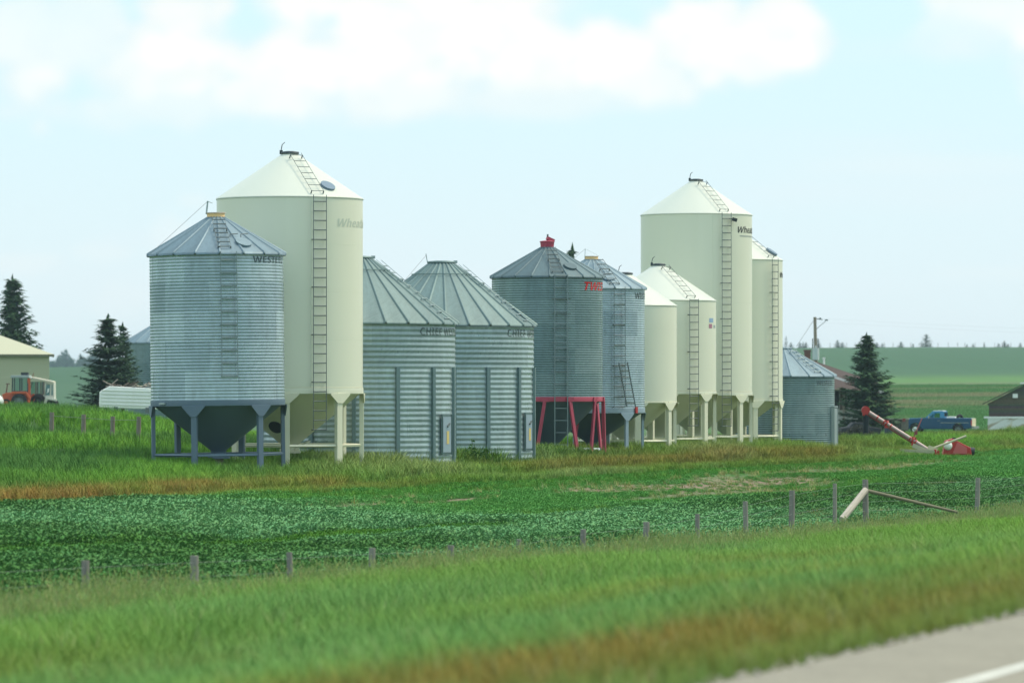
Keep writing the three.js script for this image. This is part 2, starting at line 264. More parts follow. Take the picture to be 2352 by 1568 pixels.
function ladder(bin, name, pts, th, R, w, pitch, mat, stand = 0.14, bracketEvery = 5, railT = 0.045, rungR = 0.02) {  // up through points [radius, y]
  const L = new THREE.Group(); L.name = name; bin.add(L);
  const side = V(Math.cos(th), 0, -Math.sin(th)), P = pts.map(([r, y]) => ring(r, th, y));
  for (const s of [-1, 1]) part('rail', merge(P.slice(1).map((p, i) => beam(P[i].clone().addScaledVector(side, s * w / 2), p.clone().addScaledVector(side, s * w / 2), railT * 0.5, railT))), mat, L);
  let left = 0, k = 0;
  const rungG = new THREE.CylinderGeometry(rungR, rungR, w, 6); rungG.rotateZ(Math.PI / 2); rungG.rotateY(th);
  for (let i = 1; i < P.length; i++) {
    const d = P[i].clone().sub(P[i - 1]), len = d.length(); d.normalize();
    for (let s = left; s <= len; s += pitch, k++) {
      const c = P[i - 1].clone().addScaledVector(d, s), rg = part('rung', rungG, mat, L); rg.position.copy(c); left = s + pitch - len;
      if (k % bracketEvery === 0 && stand) { const inw = V(-Math.sin(th), -0, -Math.cos(th)); if (Math.abs(d.y) < 0.95) inw.set(-Math.sin(th) * d.y, -Math.hypot(d.x, d.z), -Math.cos(th) * d.y).normalize(); for (const q of [-1, 1]) { const a = c.clone().addScaledVector(side, q * w / 2); part('bracket', beam(a, a.clone().addScaledVector(inw, stand), 0.03, 0.03), mat, L); } }
    }
  }
  return L;
}
function lettering(bin, text, R, yc, hgt, th0, font, color, pitch, amp, spread = 1, out = 0.006) {
  const c = document.createElement('canvas'); c.height = 128; const x0 = c.getContext('2d'); x0.font = font; const tw = Math.ceil(x0.measureText(text).width) + 20; c.width = tw;
  const x = c.getContext('2d'); x.font = font; x.fillStyle = color; x.textBaseline = 'middle'; x.fillText(text, 10, 66);
  const t = new THREE.CanvasTexture(c); t.colorSpace = THREE.SRGBColorSpace;
  const wid = tw / 128 * hgt * 1.35 * spread, H2 = hgt * 1.35;
  const g = corr(R, yc - H2 / 2, yc + H2 / 2, pitch || 1, amp || 0, th0, th0 + wid / R, 48, out, true);
  return part('lettering', g, new THREE.MeshStandardMaterial({ map: t, transparent: true, alphaTest: 0.5, roughness: 0.7, side: THREE.DoubleSide }), bin);
}
// legs, ring beam, cone and foot rails of a hopper bin
function hopper(bin, o) {
  const { R, yRing0, yRing1, yApex, legs, th0, legW, legMat, coneMat, ringMat, yBase, yBrace, gw = 0.3, gh = 0.3 } = o;
  part('ring_beam', lathe([[R + 0.005, yRing0], [R + 0.02, yRing0 + 0.004], [R + 0.02, yRing1 - 0.004], [R + 0.005, yRing1]], 72), ringMat, bin);
  part('hopper_cone', lathe([[0.24, yApex - 0.12], [0.24, yApex], [R - 0.06, yRing0 + 0.03], [R - 0.02, yRing0 + 0.10]], 64), coneMat, bin);
  part('slide_gate', [box(0.62, 0.10, 0.62, 0, yApex - 0.16, 0), box(0.5, 0.05, 0.9, 0.1, yApex - 0.22, 0.1)], legMat, bin);
  const feet = [];
  for (let k = 0; k < legs; k++) {
    const th = th0 + k * 2 * Math.PI / legs, p = ring(R - 0.04, th, 0); feet.push(p);
    const leg = part('leg', merge([box(legW, yRing0 + 0.05 - yBase, legW * 0.6, 0, (yRing0 + 0.05 + yBase) / 2, 0), box(legW * 1.5, 0.03, legW * 1.4, 0, yBase + 0.3, 0)].map((g) => g.rotateY(th).translate(p.x, 0, p.z))), legMat, bin);
    const a = legW / 2, g = ext([[-a - gw, yRing0 + 0.012], [a + gw, yRing0 + 0.012], [a + gw, yRing0 - 0.03], [a, yRing0 - gh], [-a, yRing0 - gh], [-a - gw, yRing0 - 0.03]], 0.04, 0.004).translate(0, 0, legW * 0.3 + 0.01).rotateY(th).translate(p.x, 0, p.z);
    part('gusset_plate', g, legMat, leg);
  }
  if (yBrace !== undefined) feet.forEach((p, k) => { const q = feet[(k + 1) % legs]; part('foot_rail', beam(V(p.x, yBrace, p.z), V(q.x, yBrace, q.z), 0.07, 0.07), legMat, bin); });
  return feet;
}
function lidCap(bin, r, y, collarMat, lidMat, collarH, handle) {
  const c = part('roof_collar', lathe([[r * 0.98, y - 0.04], [r, y + collarH], [r * 0.9, y + collarH]], 32), collarMat, bin);
  const l = part('roof_lid', lathe([[0.001, y + collarH + 0.06], [r * 0.5, y + collarH + 0.055], [r * 1.1, y + collarH + 0.03], [r * 1.12, y + collarH - 0.035], [r * 1.02, y + collarH - 0.035]], 32), lidMat, bin);
  if (handle) part('lid_lever', [bar(V(-r * 1.12, y + collarH, 0), V(-r * 0.92, y + collarH + 0.27, 0.02), 0.016, 6), bar(V(-r * 0.92, y + collarH + 0.27, 0.02), V(-r * 0.6, y + collarH + 0.34, 0.05), 0.012, 6), box(0.1, 0.13, 0.1, -r * 1.05, y + collarH + 0.02, 0)], lidMat, bin);
  return [c, l];
}
function galvWall(bin, R, y0, y1, rings, sheets, pitch, amp, mats, phase, pick) {
  const hr = (y1 - y0) / rings;
  for (let k = 0; k < rings; k++) for (let s = 0; s < sheets; s++) {
    const t0 = phase + (s + (k % 2) * 0.5) * 2 * Math.PI / sheets, t1 = t0 + 2 * Math.PI / sheets + 0.02;
    part('wall_sheet', corr(R, y0 + k * hr - (k ? 0.02 : 0), y0 + (k + 1) * hr, pitch, amp, t0, t1, 14, (s % 2) * 0.003 + (k % 2) * 0.0015), mats[pick ? pick(k, s) : Math.floor(rnd() * mats.length)], bin);
  }
}
function galvRoof(bin, r0, y0, r1, y1, n, mats, ribW, ribH, off = 0) {
  const g = roofPanel(r0, y0, r1, y1, 2 * Math.PI / n, ribW, ribH);
  for (let k = 0; k < n; k++) { const p = part('roof_panel', g, mats[Math.floor(rnd() * mats.length)], bin); p.rotation.y = off + k * 2 * Math.PI / n; }
}
function roofHatch(bin, th, r, slope, y, rad, mat) {
  const g = new THREE.CylinderGeometry(rad, rad, 0.1, 24); g.rotateX(slope); g.rotateY(th); const p = ring(r, th, y); g.translate(p.x, p.y, p.z); return part('roof_hatch', g, mat, bin);
}
// a smooth painted hopper bin
function creamBin(o) {
  const { x, Z, R, eave, apex, seam, ring0, cone, label } = o, [ladderTh, legTh] = (CUR = [x, Z, R], [o.ladder === undefined ? undefined : TH(o.ladder), TH(o.leg) + (o.legTurn || 0)]), yb = H(atX(x, Z), Z);
  const bin = thing('hopper_bin', label, 'grain bin', [atX(x, Z), 0, -Z], 'grain bins in a row along the field');
  bin.userData.group = undefined; delete bin.userData.group;
  part('wall', lathe([[R, seam], [R, eave]], 96), M.cream, bin);
  for (let k = 1; k < 4; k++) { const y = lerp(seam, eave, k / 4); part('weld_seam', lathe([[R + 0.001, y - 0.012], [R + 0.004, y], [R + 0.001, y + 0.012]], 96), M.cream, bin); }
  for (const t of [TH(0.29), TH(0.29) + 2.1, TH(0.29) + 4.2]) part('weld_seam', beam(ring(R + 0.001, t, seam), ring(R + 0.001, t, eave), 0.025, 0.008).clone(), M.cream, bin);
  part('base_seam', lathe([[R + 0.002, seam - 0.03], [R + 0.012, seam - 0.015], [R + 0.002, seam]], 96), M.seam, bin);
  const r0 = 0.27, sl = Math.atan2(apex - eave, R - r0);
  part('roof', lathe([[r0, apex], [R * 0.6, lerp(apex, eave, (R * 0.6 - r0) / (R - r0))], [R + 0.025, eave - 0.01], [R + 0.02, eave - 0.05], [R, eave - 0.05]], 96), M.creamRoof, bin);
  lidCap(bin, r0, apex, M.creamRoof, M.lid, 0.05, true);
  hopper(bin, { R, yRing0: ring0, yRing1: seam - 0.03, yApex: cone, legs: 8, th0: legTh, legW: 0.23, legMat: M.creamLeg, coneMat: M.creamLeg, ringMat: M.cream, yBase: yb - 0.3, yBrace: o.brace });
  if (ladderTh !== undefined) {
    const dn = o.ladderLow ?? ring0 - 1.3;
    ladder(bin, 'ladder', [[R + 0.14, dn], [R + 0.14, eave + 0.02]], ladderTh, R, 0.45, 0.305, M.steel, 0.14);
    ladder(bin, 'roof_ladder', [[R - 0.05, eave + 0.16], [r0 + 0.18, apex + 0.03]], ladderTh, R, 0.42, 0.36, M.steel, 0.13, 6, 0.022, 0.012);
  }
  return bin;
}
// 1: galvanised hopper bin at the left end of the row
{
  const Z = 136.5, x = 497, R = (CUR = [497, 136.5, 2.1])[2], bin = thing('hopper_bin', 'foremost corrugated galvanised hopper bin on slate blue legs with a dark cone', 'grain bin', [atX(x, Z), 0, -Z]);
  const w0 = 1.60, eave = 6.22, apex = 7.36, r0 = 0.28;
  galvWall(bin, R, w0, eave, 5, 8, 0.1, 0.0062, M.galv, 0.35, (k, s) => (k === 3 ? [1, 3, 1, 0][s % 4] : [0, 1, 2, 0, 1][(k * 3 + s) % 5]));
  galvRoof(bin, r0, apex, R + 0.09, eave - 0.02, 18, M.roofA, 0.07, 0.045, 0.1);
  part('roof_collar', lathe([[r0, apex - 0.03], [r0, apex + 0.13], [r0 - 0.03, apex + 0.13]], 32), M.tan, bin);
  part('roof_lid', lathe([[0.001, apex + 0.16], [r0 + 0.03, apex + 0.15], [r0 + 0.03, apex + 0.125]], 32), M.paleWood, bin);
  part('lid_lever', [beam(V(-0.30, apex + 0.1, 0), V(-0.25, apex + 0.52, 0), 0.05, 0.03), bar(V(-0.25, apex + 0.5, 0), V(-0.1, apex + 0.45, 0), 0.012, 6)], M.steelLight, bin);
  part('pull_cable', bar(V(-0.26, apex + 0.5, 0.02), V(-2.05, eave - 0.05, 0.9), 0.006, 5), M.wire, bin);
  const th = TH(0.175); ladder(bin, 'ladder', [[R + 0.12, 2.35], [R + 0.12, eave]], th, R, 0.5, 0.4, M.steelMid, 0.11, 4, 0.04);
  ladder(bin, 'roof_ladder', [[R - 0.1, eave + 0.16], [r0 + 0.25, apex - 0.02]], TH(0.13), R, 0.4, 0.27, M.steel, 0.1, 4, 0.02);
  roofHatch(bin, TH(0.5), 1.72, 0.53, 6.50, 0.26, M.roofA[2]);
  part('hatch_guard', [[0.42, 1.35], [0.62, 1.45]].map(([s, r]) => { const t = TH(s), y = 6.78; return merge([bar(ring(r, t - 0.1, y), ring(r, t + 0.1, y + 0.02), 0.014, 6), bar(ring(r, t - 0.1, y), ring(r + 0.02, t - 0.1, y - 0.2), 0.012, 6)]); }), M.steel, bin);
  lettering(bin, 'WESTEEL', R, 5.98, 0.26, TH(0.53), 'bold 104px sans-serif', '#4f5f67', 0.1, 0.0062, 1.4);
  hopper(bin, { R, yRing0: 1.43, yRing1: 1.61, yApex: 0.02, legs: 6, th0: TH(-0.366), legW: 0.18, legMat: M.slate, coneMat: M.slate, ringMat: M.slate, yBase: -1.0, yBrace: -0.1, gw: 0.28, gh: 0.33 });
  part('cone_spout', bar(V(0.02, -0.5, 0), V(0, -0.1, 0), 0.13, 14), M.paleWood, bin);
  part('eave_bracket', box(0.3, 0.06, 0.12, -1.62, 1.52, 1.35, -0.9), M.steelLight, bin);
  bin.rotation.z = 0.012; bin.position.x += 0.06;
}
// 2: tall cream hopper bin behind it
{
  const b = creamBin({ x: 665, Z: 141.3, R: 2.383, eave: 8.16, apex: 9.60, seam: 2.02, ring0: 1.80, cone: 0.12, ladder: 0.39, leg: -0.05, brace: 0.13, ladderLow: 0.65, label: 'tall cream hopper bin with faded lettering, behind the foremost galvanised bin' });
  roofHatch(b, 0.74, 1.92, 0.6, 8.50, 0.25, M.hatch);
  lettering(b, 'Wheatland', 2.383, 7.32, 0.36, TH(0.61), 'italic bold 92px sans-serif', '#b9c4b6', 0, 0, 1.4);
  const m = new THREE.CylinderGeometry(0.24, 0.24, 0.04, 20); m.rotateX(Math.PI / 2 + 0.7); m.rotateY(TH(-0.45)); const p = ring(1.02, TH(-0.45), 0.72); m.translate(p.x, p.y, p.z + 0.03); part('manhole', m, M.dark, b);
  part('cone_flap', box(0.55, 0.03, 0.34, 0.42, 0.13, 0.35, 0.3, 0.5), M.creamLeg, b);
}
// 3, 4: wide corrugated flat-bottom bins
function chiefBin(x, Z, eave, apex, stTh, doorTh, textTh, label) {
  const R = 3.31, X = atX(x, Z), yb = H(X, Z - 2) , bin = thing('flat_bottom_bin', label, 'grain bin', [X, 0, -Z]), r0 = 0.45, mid = 2 + (890 - 843) / F * (Z - 3);
  const up = eave - mid, y0 = yb - 0.25, n = 3;
  galvWall(bin, R, y0, mid, n, 9, 0.178, 0.0115, M.chief, 0.2, (k, s) => [2, 0, 2][(k + s * 2) % 3]);
  galvWall(bin, R, mid, eave, 2, 9, 0.178, 0.0115, [M.chief[1], M.chief[1], M.chief[0]], 0.5);
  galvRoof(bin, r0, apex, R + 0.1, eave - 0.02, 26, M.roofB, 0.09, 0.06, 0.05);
  part('roof_ring', lathe([[r0 * 2.4, lerp(apex, eave, 0.22) + 0.07], [r0 * 2.42, lerp(apex, eave, 0.22) + 0.1], [r0 * 2.36, lerp(apex, eave, 0.22) + 0.1]], 40), M.roofB[2], bin);
  lidCap(bin, r0, apex, M.roofB[1], M.roofB[0], 0.04, false);
  part('lid_lever', [bar(V(-0.5, apex, 0.1), V(-0.56, apex + 0.34, 0.1), 0.018, 6), box(0.14, 0.1, 0.1, 0.5, apex + 0.05, 0)], M.steelLight, bin);
  part('pull_cable', bar(V(-0.54, apex + 0.3, 0.1), V(-2.4, eave + 0.2, 2.2), 0.006, 5), M.wire, bin);
  for (let k = 0; k < 14; k++) { const t = stTh + k * 2 * Math.PI / 14; part('stiffener', [box(0.13, mid - y0, 0.09)].map((g) => g.rotateY(t).translate(...ring(R + 0.05, t, (mid + y0) / 2).toArray())), M.dull[k % 3], bin); }
  const dy = yb + 0.35, dh = 1.2, dt = 0.30 / R, door = part('door', corr(R + 0.07, dy, dy + dh, 9, 0, doorTh - dt, doorTh + dt, 6), M.lightBlue, bin);
  part('door_frame', [corr(R + 0.05, dy - 0.08, dy + dh + 0.08, 9, 0, doorTh - dt - 0.025, doorTh + dt + 0.025, 6), beam(ring(R + 0.06, doorTh - dt - 0.02, dy - 0.08), ring(R + 0.06, doorTh - dt - 0.02, dy + dh + 0.08), 0.05, 0.08), beam(ring(R + 0.06, doorTh + dt + 0.02, dy - 0.08), ring(R + 0.06, doorTh + dt + 0.02, dy + dh + 0.08), 0.05, 0.08)], M.roofB[1], bin);
  part('sticker', corr(R + 0.078, dy + 0.28, dy + 0.72, 9, 0, doorTh - 0.02, doorTh + 0.035, 4), std([0.55, 0.45, 0.16], 0.7), door);
  part('latch', box(0.2, 0.04, 0.05).rotateZ(0.6).rotateY(doorTh).translate(...ring(R + 0.1, doorTh + 0.01, dy + 0.92).toArray()), M.steel, door);
  { const t = TH(0.93), sl = Math.atan2(apex - eave, R - r0); ladder(bin, 'roof_ladder', [[R - 0.05, eave + 0.13], [r0 + 0.3, apex - 0.05]], t, R, 0.42, 0.36, M.steelLight, 0.1, 3, 0.03, 0.02); }
  lettering(bin, 'CHIEF WESTLAND', R, eave - 0.33, 0.34, textTh, 'bold 100px sans-serif', '#4f6062', 0.178, 0.0115, 1.15);
  return bin;
}
CUR = [823, 148, 3.31];
chiefBin(823, 148, 4.22, 6.40, TH(0.40), TH(0.90), TH(0.62), 'wide corrugated flat bottom bin touching the right side of the tall faded cream bin');
CUR = [1014, 155.6, 3.31];
chiefBin(1014, 155.6, 4.26, 6.46, TH(0.50), TH(0.935), TH(0.70), 'wide corrugated flat bottom bin with a leafy weed growing at its foot');
// 5: bin with the red lettering
{
  const Z = 166, x = 1257, R = (CUR = [1257, 166, 2.12])[2], bin = thing('hopper_bin', 'dull grey corrugated hopper bin with red lettering on red splayed legs', 'grain bin', [atX(x, Z), 0, -Z]);
  const w0 = 1.64, eave = 6.26, apex = 7.37, r0 = 0.26, yb = H(atX(x, Z), Z);
  galvWall(bin, R, w0, eave, 5, 8, 0.09, 0.0065, M.dull, 0.1);
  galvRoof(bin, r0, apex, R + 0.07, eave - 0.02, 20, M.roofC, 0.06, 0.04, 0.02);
  part('roof_collar', lathe([[r0 - 0.01, apex - 0.02], [r0 + 0.01, apex + 0.2], [r0 + 0.05, apex + 0.22], [r0, apex + 0.24]], 24), M.pink, bin);
  part('roof_lid', [lathe([[0.001, apex + 0.27], [r0, apex + 0.24]], 24), box(0.3, 0.12, 0.2, 0.12, apex + 0.3, 0, 0.3, -0.4)], M.pink, bin);
  part('lid_lever', [beam(V(0, apex + 0.2, 0), V(0.02, apex + 0.5, 0), 0.07, 0.05)], M.steel, bin);
  const th = TH(0.24); ladder(bin, 'ladder', [[R + 0.12, yb - 0.1], [R + 0.12, eave]], th, R, 0.5, 0.4572, M.steelMid, 0.1, 3, 0.07, 0.016);
  ladder(bin, 'roof_ladder', [[R - 0.1, eave + 0.14], [r0 + 0.3, apex]], TH(0.2), R, 0.42, 0.3, M.steel, 0.1, 3, 0.025);
  part('safety_cage', [0, 1, 2, 3, 4, 5].map((k) => { const y = 2.6 + k * 0.55, t = th; const c = ring(R + 0.12, t, y); return merge([box(0.75, 0.025, 0.025).rotateY(t).translate(c.x, c.y, c.z + 0.02)]); }), M.steel, bin);
  roofHatch(bin, TH(0.55), 1.6, 0.5, 6.60, 0.26, M.roofC[1]);
  lettering(bin, 'TWISTER', R, 5.86, 0.37, TH(0.61), 'italic bold 112px sans-serif', '#b8141c', 0.09, 0.0065, 1.45);
  part('ring_beam', lathe([[R + 0.03, w0 - 0.17], [R + 0.04, w0 - 0.165], [R + 0.04, w0 + 0.01], [R, w0 + 0.012]], 72), M.pink, bin);
  part('hopper_cone', lathe([[0.22, yb + 0.05], [0.22, yb + 0.15], [R - 0.08, w0 - 0.14]], 64), M.slate, bin);
  for (let k = 0; k < 6; k++) for (const s of [-1, 1]) { const c = 0.70 + k * Math.PI / 3, a = ring(R + 0.03, c + s * 0.30, w0 - 0.08), b = ring(R + 0.08, c + s * 0.13, yb - 0.3); const lg = part('leg', beam(a, b, 0.13, 0.08), M.pink, bin); part('gusset_plate', box(0.3, 0.18, 0.03).rotateY(c + s * 0.30).translate(...ring(R + 0.065, c + s * 0.30, w0 - 0.085).toArray()), M.pink, lg); }
  part('foot_rail', [0, 1, 2, 3, 4, 5].map((k) => { const c = 0.70 + k * Math.PI / 3; return beam(ring(R, c - 0.5, yb + 0.16), ring(R, c + 0.5, yb + 0.16), 0.1, 0.08); }), M.lightBlue, bin);
}
// 6: galvanised bin behind it
{
  const Z = 171.5, x = 1359, R = (CUR = [1359, 171.5, 2.1])[2], bin = thing('hopper_bin', 'galvanised hopper bin on pale blue legs, just right of the red lettered bin', 'grain bin', [atX(x, Z), 0, -Z]);
  const w0 = 1.20, eave = 5.95, apex = 7.07, r0 = 0.26, yb = H(atX(x, Z), Z);
  galvWall(bin, R, w0, eave, 5, 8, 0.09, 0.0068, M.galv, 0.6, (k, s) => [0, 2, 1, 0, 2][(k * 2 + s * 3) % 5]);
  galvRoof(bin, r0, apex, R + 0.08, eave - 0.02, 18, M.roofA, 0.06, 0.04, 0.06);
  part('roof_collar', lathe([[r0, apex - 0.03], [r0, apex + 0.11], [r0 - 0.02, apex + 0.11]], 28), M.tan, bin);
  part('roof_lid', lathe([[0.001, apex + 0.14], [r0 + 0.02, apex + 0.13], [r0 + 0.02, apex + 0.11]], 28), M.paleWood, bin);
  part('lid_lever', [bar(V(-0.27, apex, 0), V(-0.25, apex + 0.42, 0), 0.012, 6), bar(V(-0.25, apex + 0.42, 0), V(0.28, apex + 0.14, 0), 0.006, 5)], M.steelLight, bin);
  part('pull_cable', bar(V(-0.25, apex + 0.42, 0), V(-2.0, eave, 0.9), 0.006, 5), M.wire, bin);
  ladder(bin, 'ladder', [[R + 0.12, 1.25], [R + 0.12, eave]], TH(0.50), R, 0.5, 0.4, M.steel, 0.1, 4, 0.045);
  ladder(bin, 'roof_ladder', [[R - 0.1, eave + 0.14], [r0 + 0.3, apex]], TH(0.46), R, 0.42, 0.34, M.steel, 0.1, 3, 0.025);
  { const a = ring(R + 0.2, TH(0.54), 3.0), b = ring(R + 0.35, TH(0.64), 1.25), L = new THREE.Group(); L.name = 'leaning_ladder'; bin.add(L); const s = V(0.17, 0, -0.1); for (const q of [-1, 1]) part('rail', beam(a.clone().addScaledVector(s, q), b.clone().addScaledVector(s, q), 0.04, 0.04), M.steel, L); for (let k = 0; k < 7; k++) { const c = a.clone().lerp(b, (k + 0.4) / 7); part('rung', bar(c.clone().addScaledVector(s, -1), c.clone().addScaledVector(s, 1), 0.016, 6), M.steel, L); } }
  roofHatch(bin, TH(0.4), 1.55, 0.5, 6.32, 0.27, M.roofA[2]);
  lettering(bin, 'WESTEEL', R, 5.62, 0.30, TH(0.80), 'bold 104px sans-serif', '#45555b', 0.09, 0.0068, 1.3);
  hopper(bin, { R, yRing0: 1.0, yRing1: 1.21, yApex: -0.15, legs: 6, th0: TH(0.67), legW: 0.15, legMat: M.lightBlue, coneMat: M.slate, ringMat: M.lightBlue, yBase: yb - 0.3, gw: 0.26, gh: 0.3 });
  part('red_tag', box(0.14, 0.24, 0.05).rotateY(0.9).translate(...ring(R + 0.06, TH(0.82), 1.12).toArray()), M.red, bin);
}
// 7 to 10: cream hopper bins
creamBin({ x: 1437, Z: 176, R: 2.08, eave: 5.34, apex: 6.58, seam: 1.45, ring0: 1.38, cone: -0.1, leg: 0.24, brace: -0.15, label: 'lowest cream hopper bin, half hidden by the bin on pale blue legs' });
{
  const b = creamBin({ x: 1513, Z: 181, R: 2.40, eave: 5.64, apex: 7.08, seam: 1.88, ring0: 1.73, cone: 0.0, ladder: 0.585, leg: 0.82, legTurn: -Math.PI / 4 * 3, brace: -0.12, label: 'short cream hopper bin with a blue and red badge before the tallest cream bin' });
  const R = 2.4, badge = part('badge', corr(R, 4.70, 4.88, 9, 0, TH(0.88), TH(0.95), 6, 0.006), std([0.25, 0.38, 0.55], 0.6), b); part('badge_mark', corr(R, 4.46, 4.64, 9, 0, TH(0.875), TH(0.93), 6, 0.007), std([0.35, 0.16, 0.22], 0.6), badge); part('badge_mark', corr(R, 4.48, 4.60, 9, 0, TH(0.955), TH(0.985), 6, 0.007), std([0.32, 0.38, 0.4], 0.6), badge);
}
{
  const b = creamBin({ x: 1600, Z: 187, R: 2.40, eave: 9.45, apex: 10.90, seam: 1.84, ring0: 1.66, cone: 0.0, ladder: 0.515, leg: 0.80, brace: -0.1, label: 'tall cream hopper bin with clear dark lettering and a small lamp by its ladder' });
  lettering(b, 'Wheatland', 2.4, 8.76, 0.36, TH(0.705), 'italic bold 96px sans-serif', '#232a2c', 0, 0, 1.35);
  part('lettering_swoosh', corr(2.4, 8.46, 8.52, 9, 0, TH(0.78), TH(0.995), 10, 0.006), std([0.33, 0.37, 0.34], 0.7), b);
  part('yard_lamp', [box(0.22, 0.14, 0.2).rotateZ(-0.3).translate(...ring(2.62, TH(0.63), 9.16).toArray()), bar(ring(2.42, TH(0.62), 9.2), ring(2.6, TH(0.63), 9.2), 0.02, 6)], M.dark, b);
}
{
  const b = creamBin({ x: 1675, Z: 193, R: 2.385, eave: 7.68, apex: 9.13, seam: 1.52, ring0: 1.40, cone: -0.1, ladder: 0.815, leg: 0.49, brace: -0.15, label: 'cream hopper bin at the right end of the cream row, dark roof hatch' });
  roofHatch(b, 1.22, 1.98, 0.6, 8.02, 0.28, M.hatch);
  lettering(b, 'Wheatland', 2.385, 7.0, 0.34, TH(0.935), 'italic bold 96px sans-serif', '#2c3436', 0, 0, 1.1);
}
// 11: low galvanised bin at the right end
{
  const Z = 200, x = 1795, R = (CUR = [1795, 200, 2.45])[2], X = atX(x, Z), yb = H(X, Z - 2), bin = thing('flat_bottom_bin', 'low galvanised flat bottom bin at the right end of the row near the spruce', 'grain bin', [X, 0, -Z]);
  const eave = 2.58, apex = 3.78, r0 = 0.45;
  galvWall(bin, R, yb - 0.3, eave, 4, 8, 0.1, 0.010, M.dull, 0.2, (k, s) => (k + s) % 3);
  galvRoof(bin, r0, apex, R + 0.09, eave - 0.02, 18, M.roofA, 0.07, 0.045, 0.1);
  lidCap(bin, r0, apex, M.roofA[0], M.roofA[1], 0.03, false);
  ladder(bin, 'roof_ladder', [[R - 0.1, eave + 0.16], [r0 + 0.2, apex]], TH(0.72), R, 0.42, 0.3, M.steelLight, 0.1, 2, 0.03, 0.02);
  lettering(bin, 'WESTEEL', R, 2.22, 0.28, TH(0.655), 'bold 104px sans-serif', '#45555b', 0.1, 0.01, 1.05);
  const t = TH(0.985); part('door', box(0.7, 1.75, 0.1).rotateY(t).translate(...ring(R + 0.06, t, yb + 0.85).toArray()), M.steelLight, bin);
  part('door_frame', [box(0.06, 1.9, 0.16, -0.4), box(0.06, 1.9, 0.16, 0.4), box(0.86, 0.06, 0.16, 0, 0.95)].map((g) => g.rotateY(t).translate(...ring(R + 0.05, t, yb + 0.85).toArray())), M.steelLight, bin);
}
// 12: small far bin at the left
{
  const Z = 300, x = 362, R = 2.32, X = atX(x, Z), bin = thing('flat_bottom_bin', 'distant small galvanised bin behind the white ribbed wagon box at the left', 'grain bin', [X, 0, -Z]);
  const eave = 5.14, apex = 6.35, yb = H(X, Z) - 0.3;
  galvWall(bin, R, yb, eave, 5, 8, 0.14, 0.010, M.dull, 0.2);
  galvRoof(bin, 0.4, apex, R + 0.09, eave - 0.02, 18, M.roofA, 0.07, 0.045, 0.1);
  lidCap(bin, 0.4, apex, M.roofA[0], M.roofA[1], 0.03, false);
}
// ---------------------------------------------------------------- buildings
{ // cream outbuilding at the left edge, hipped roof
  const Z = 330, k = Z / F, xr = atX(104, Z), b = thing('farm_building', 'cream farm building with a pale hipped roof behind the orange tractor', 'building', [xr - 9, 0, -Z - 5]);
  const ye = atY(815, Z), y0 = 0.0, ov = 0.35, W = 9, D = 5;
  part('wall', [box(2 * W - 2 * ov, ye - y0, 0.2, 0, (ye + y0) / 2, D - ov), box(0.2, ye - y0, 2 * D - 2 * ov - 0.2, W - ov - 0.1, (ye + y0) / 2, 0), box(0.2, ye - y0, 2 * D - 2 * ov - 0.2, -W + ov + 0.1, (ye + y0) / 2, 0)], std([0.43, 0.44, 0.30], 0.8, 0, { map: paintTex }), b);
  for (let i = 0; i < 14; i++) part('siding_board', box(2 * W - 2 * ov, 0.19, 0.03, 0, y0 + 0.15 + i * 0.2, D - ov + 0.115, 0, 0, -0.08), std([0.43, 0.44, 0.30], 0.8, 0, { map: paintTex }), b);
  const r = 2.05, pts = [[-W, 0, D], [W, 0, D], [W, 0, -D], [-W, 0, -D], [-4, r, 0], [W - 5.6, r, 0]], f = [[0, 1, 5], [0, 5, 4], [1, 2, 5], [2, 3, 4], [2, 4, 5], [3, 0, 4]];
  part('roof', flatNormals(custom(f.flat().flatMap((i) => [pts[i][0], ye + 0.05 + pts[i][1], pts[i][2]]), null)), std([0.46, 0.47, 0.34], 0.75), b);
  b.rotation.y = 0.115;
  part('fascia', [box(2 * W, 0.18, 0.04, 0, ye - 0.03, D), box(0.04, 0.18, 2 * D, W, ye - 0.03, 0)], std([0.16, 0.16, 0.10], 0.8), b);
}
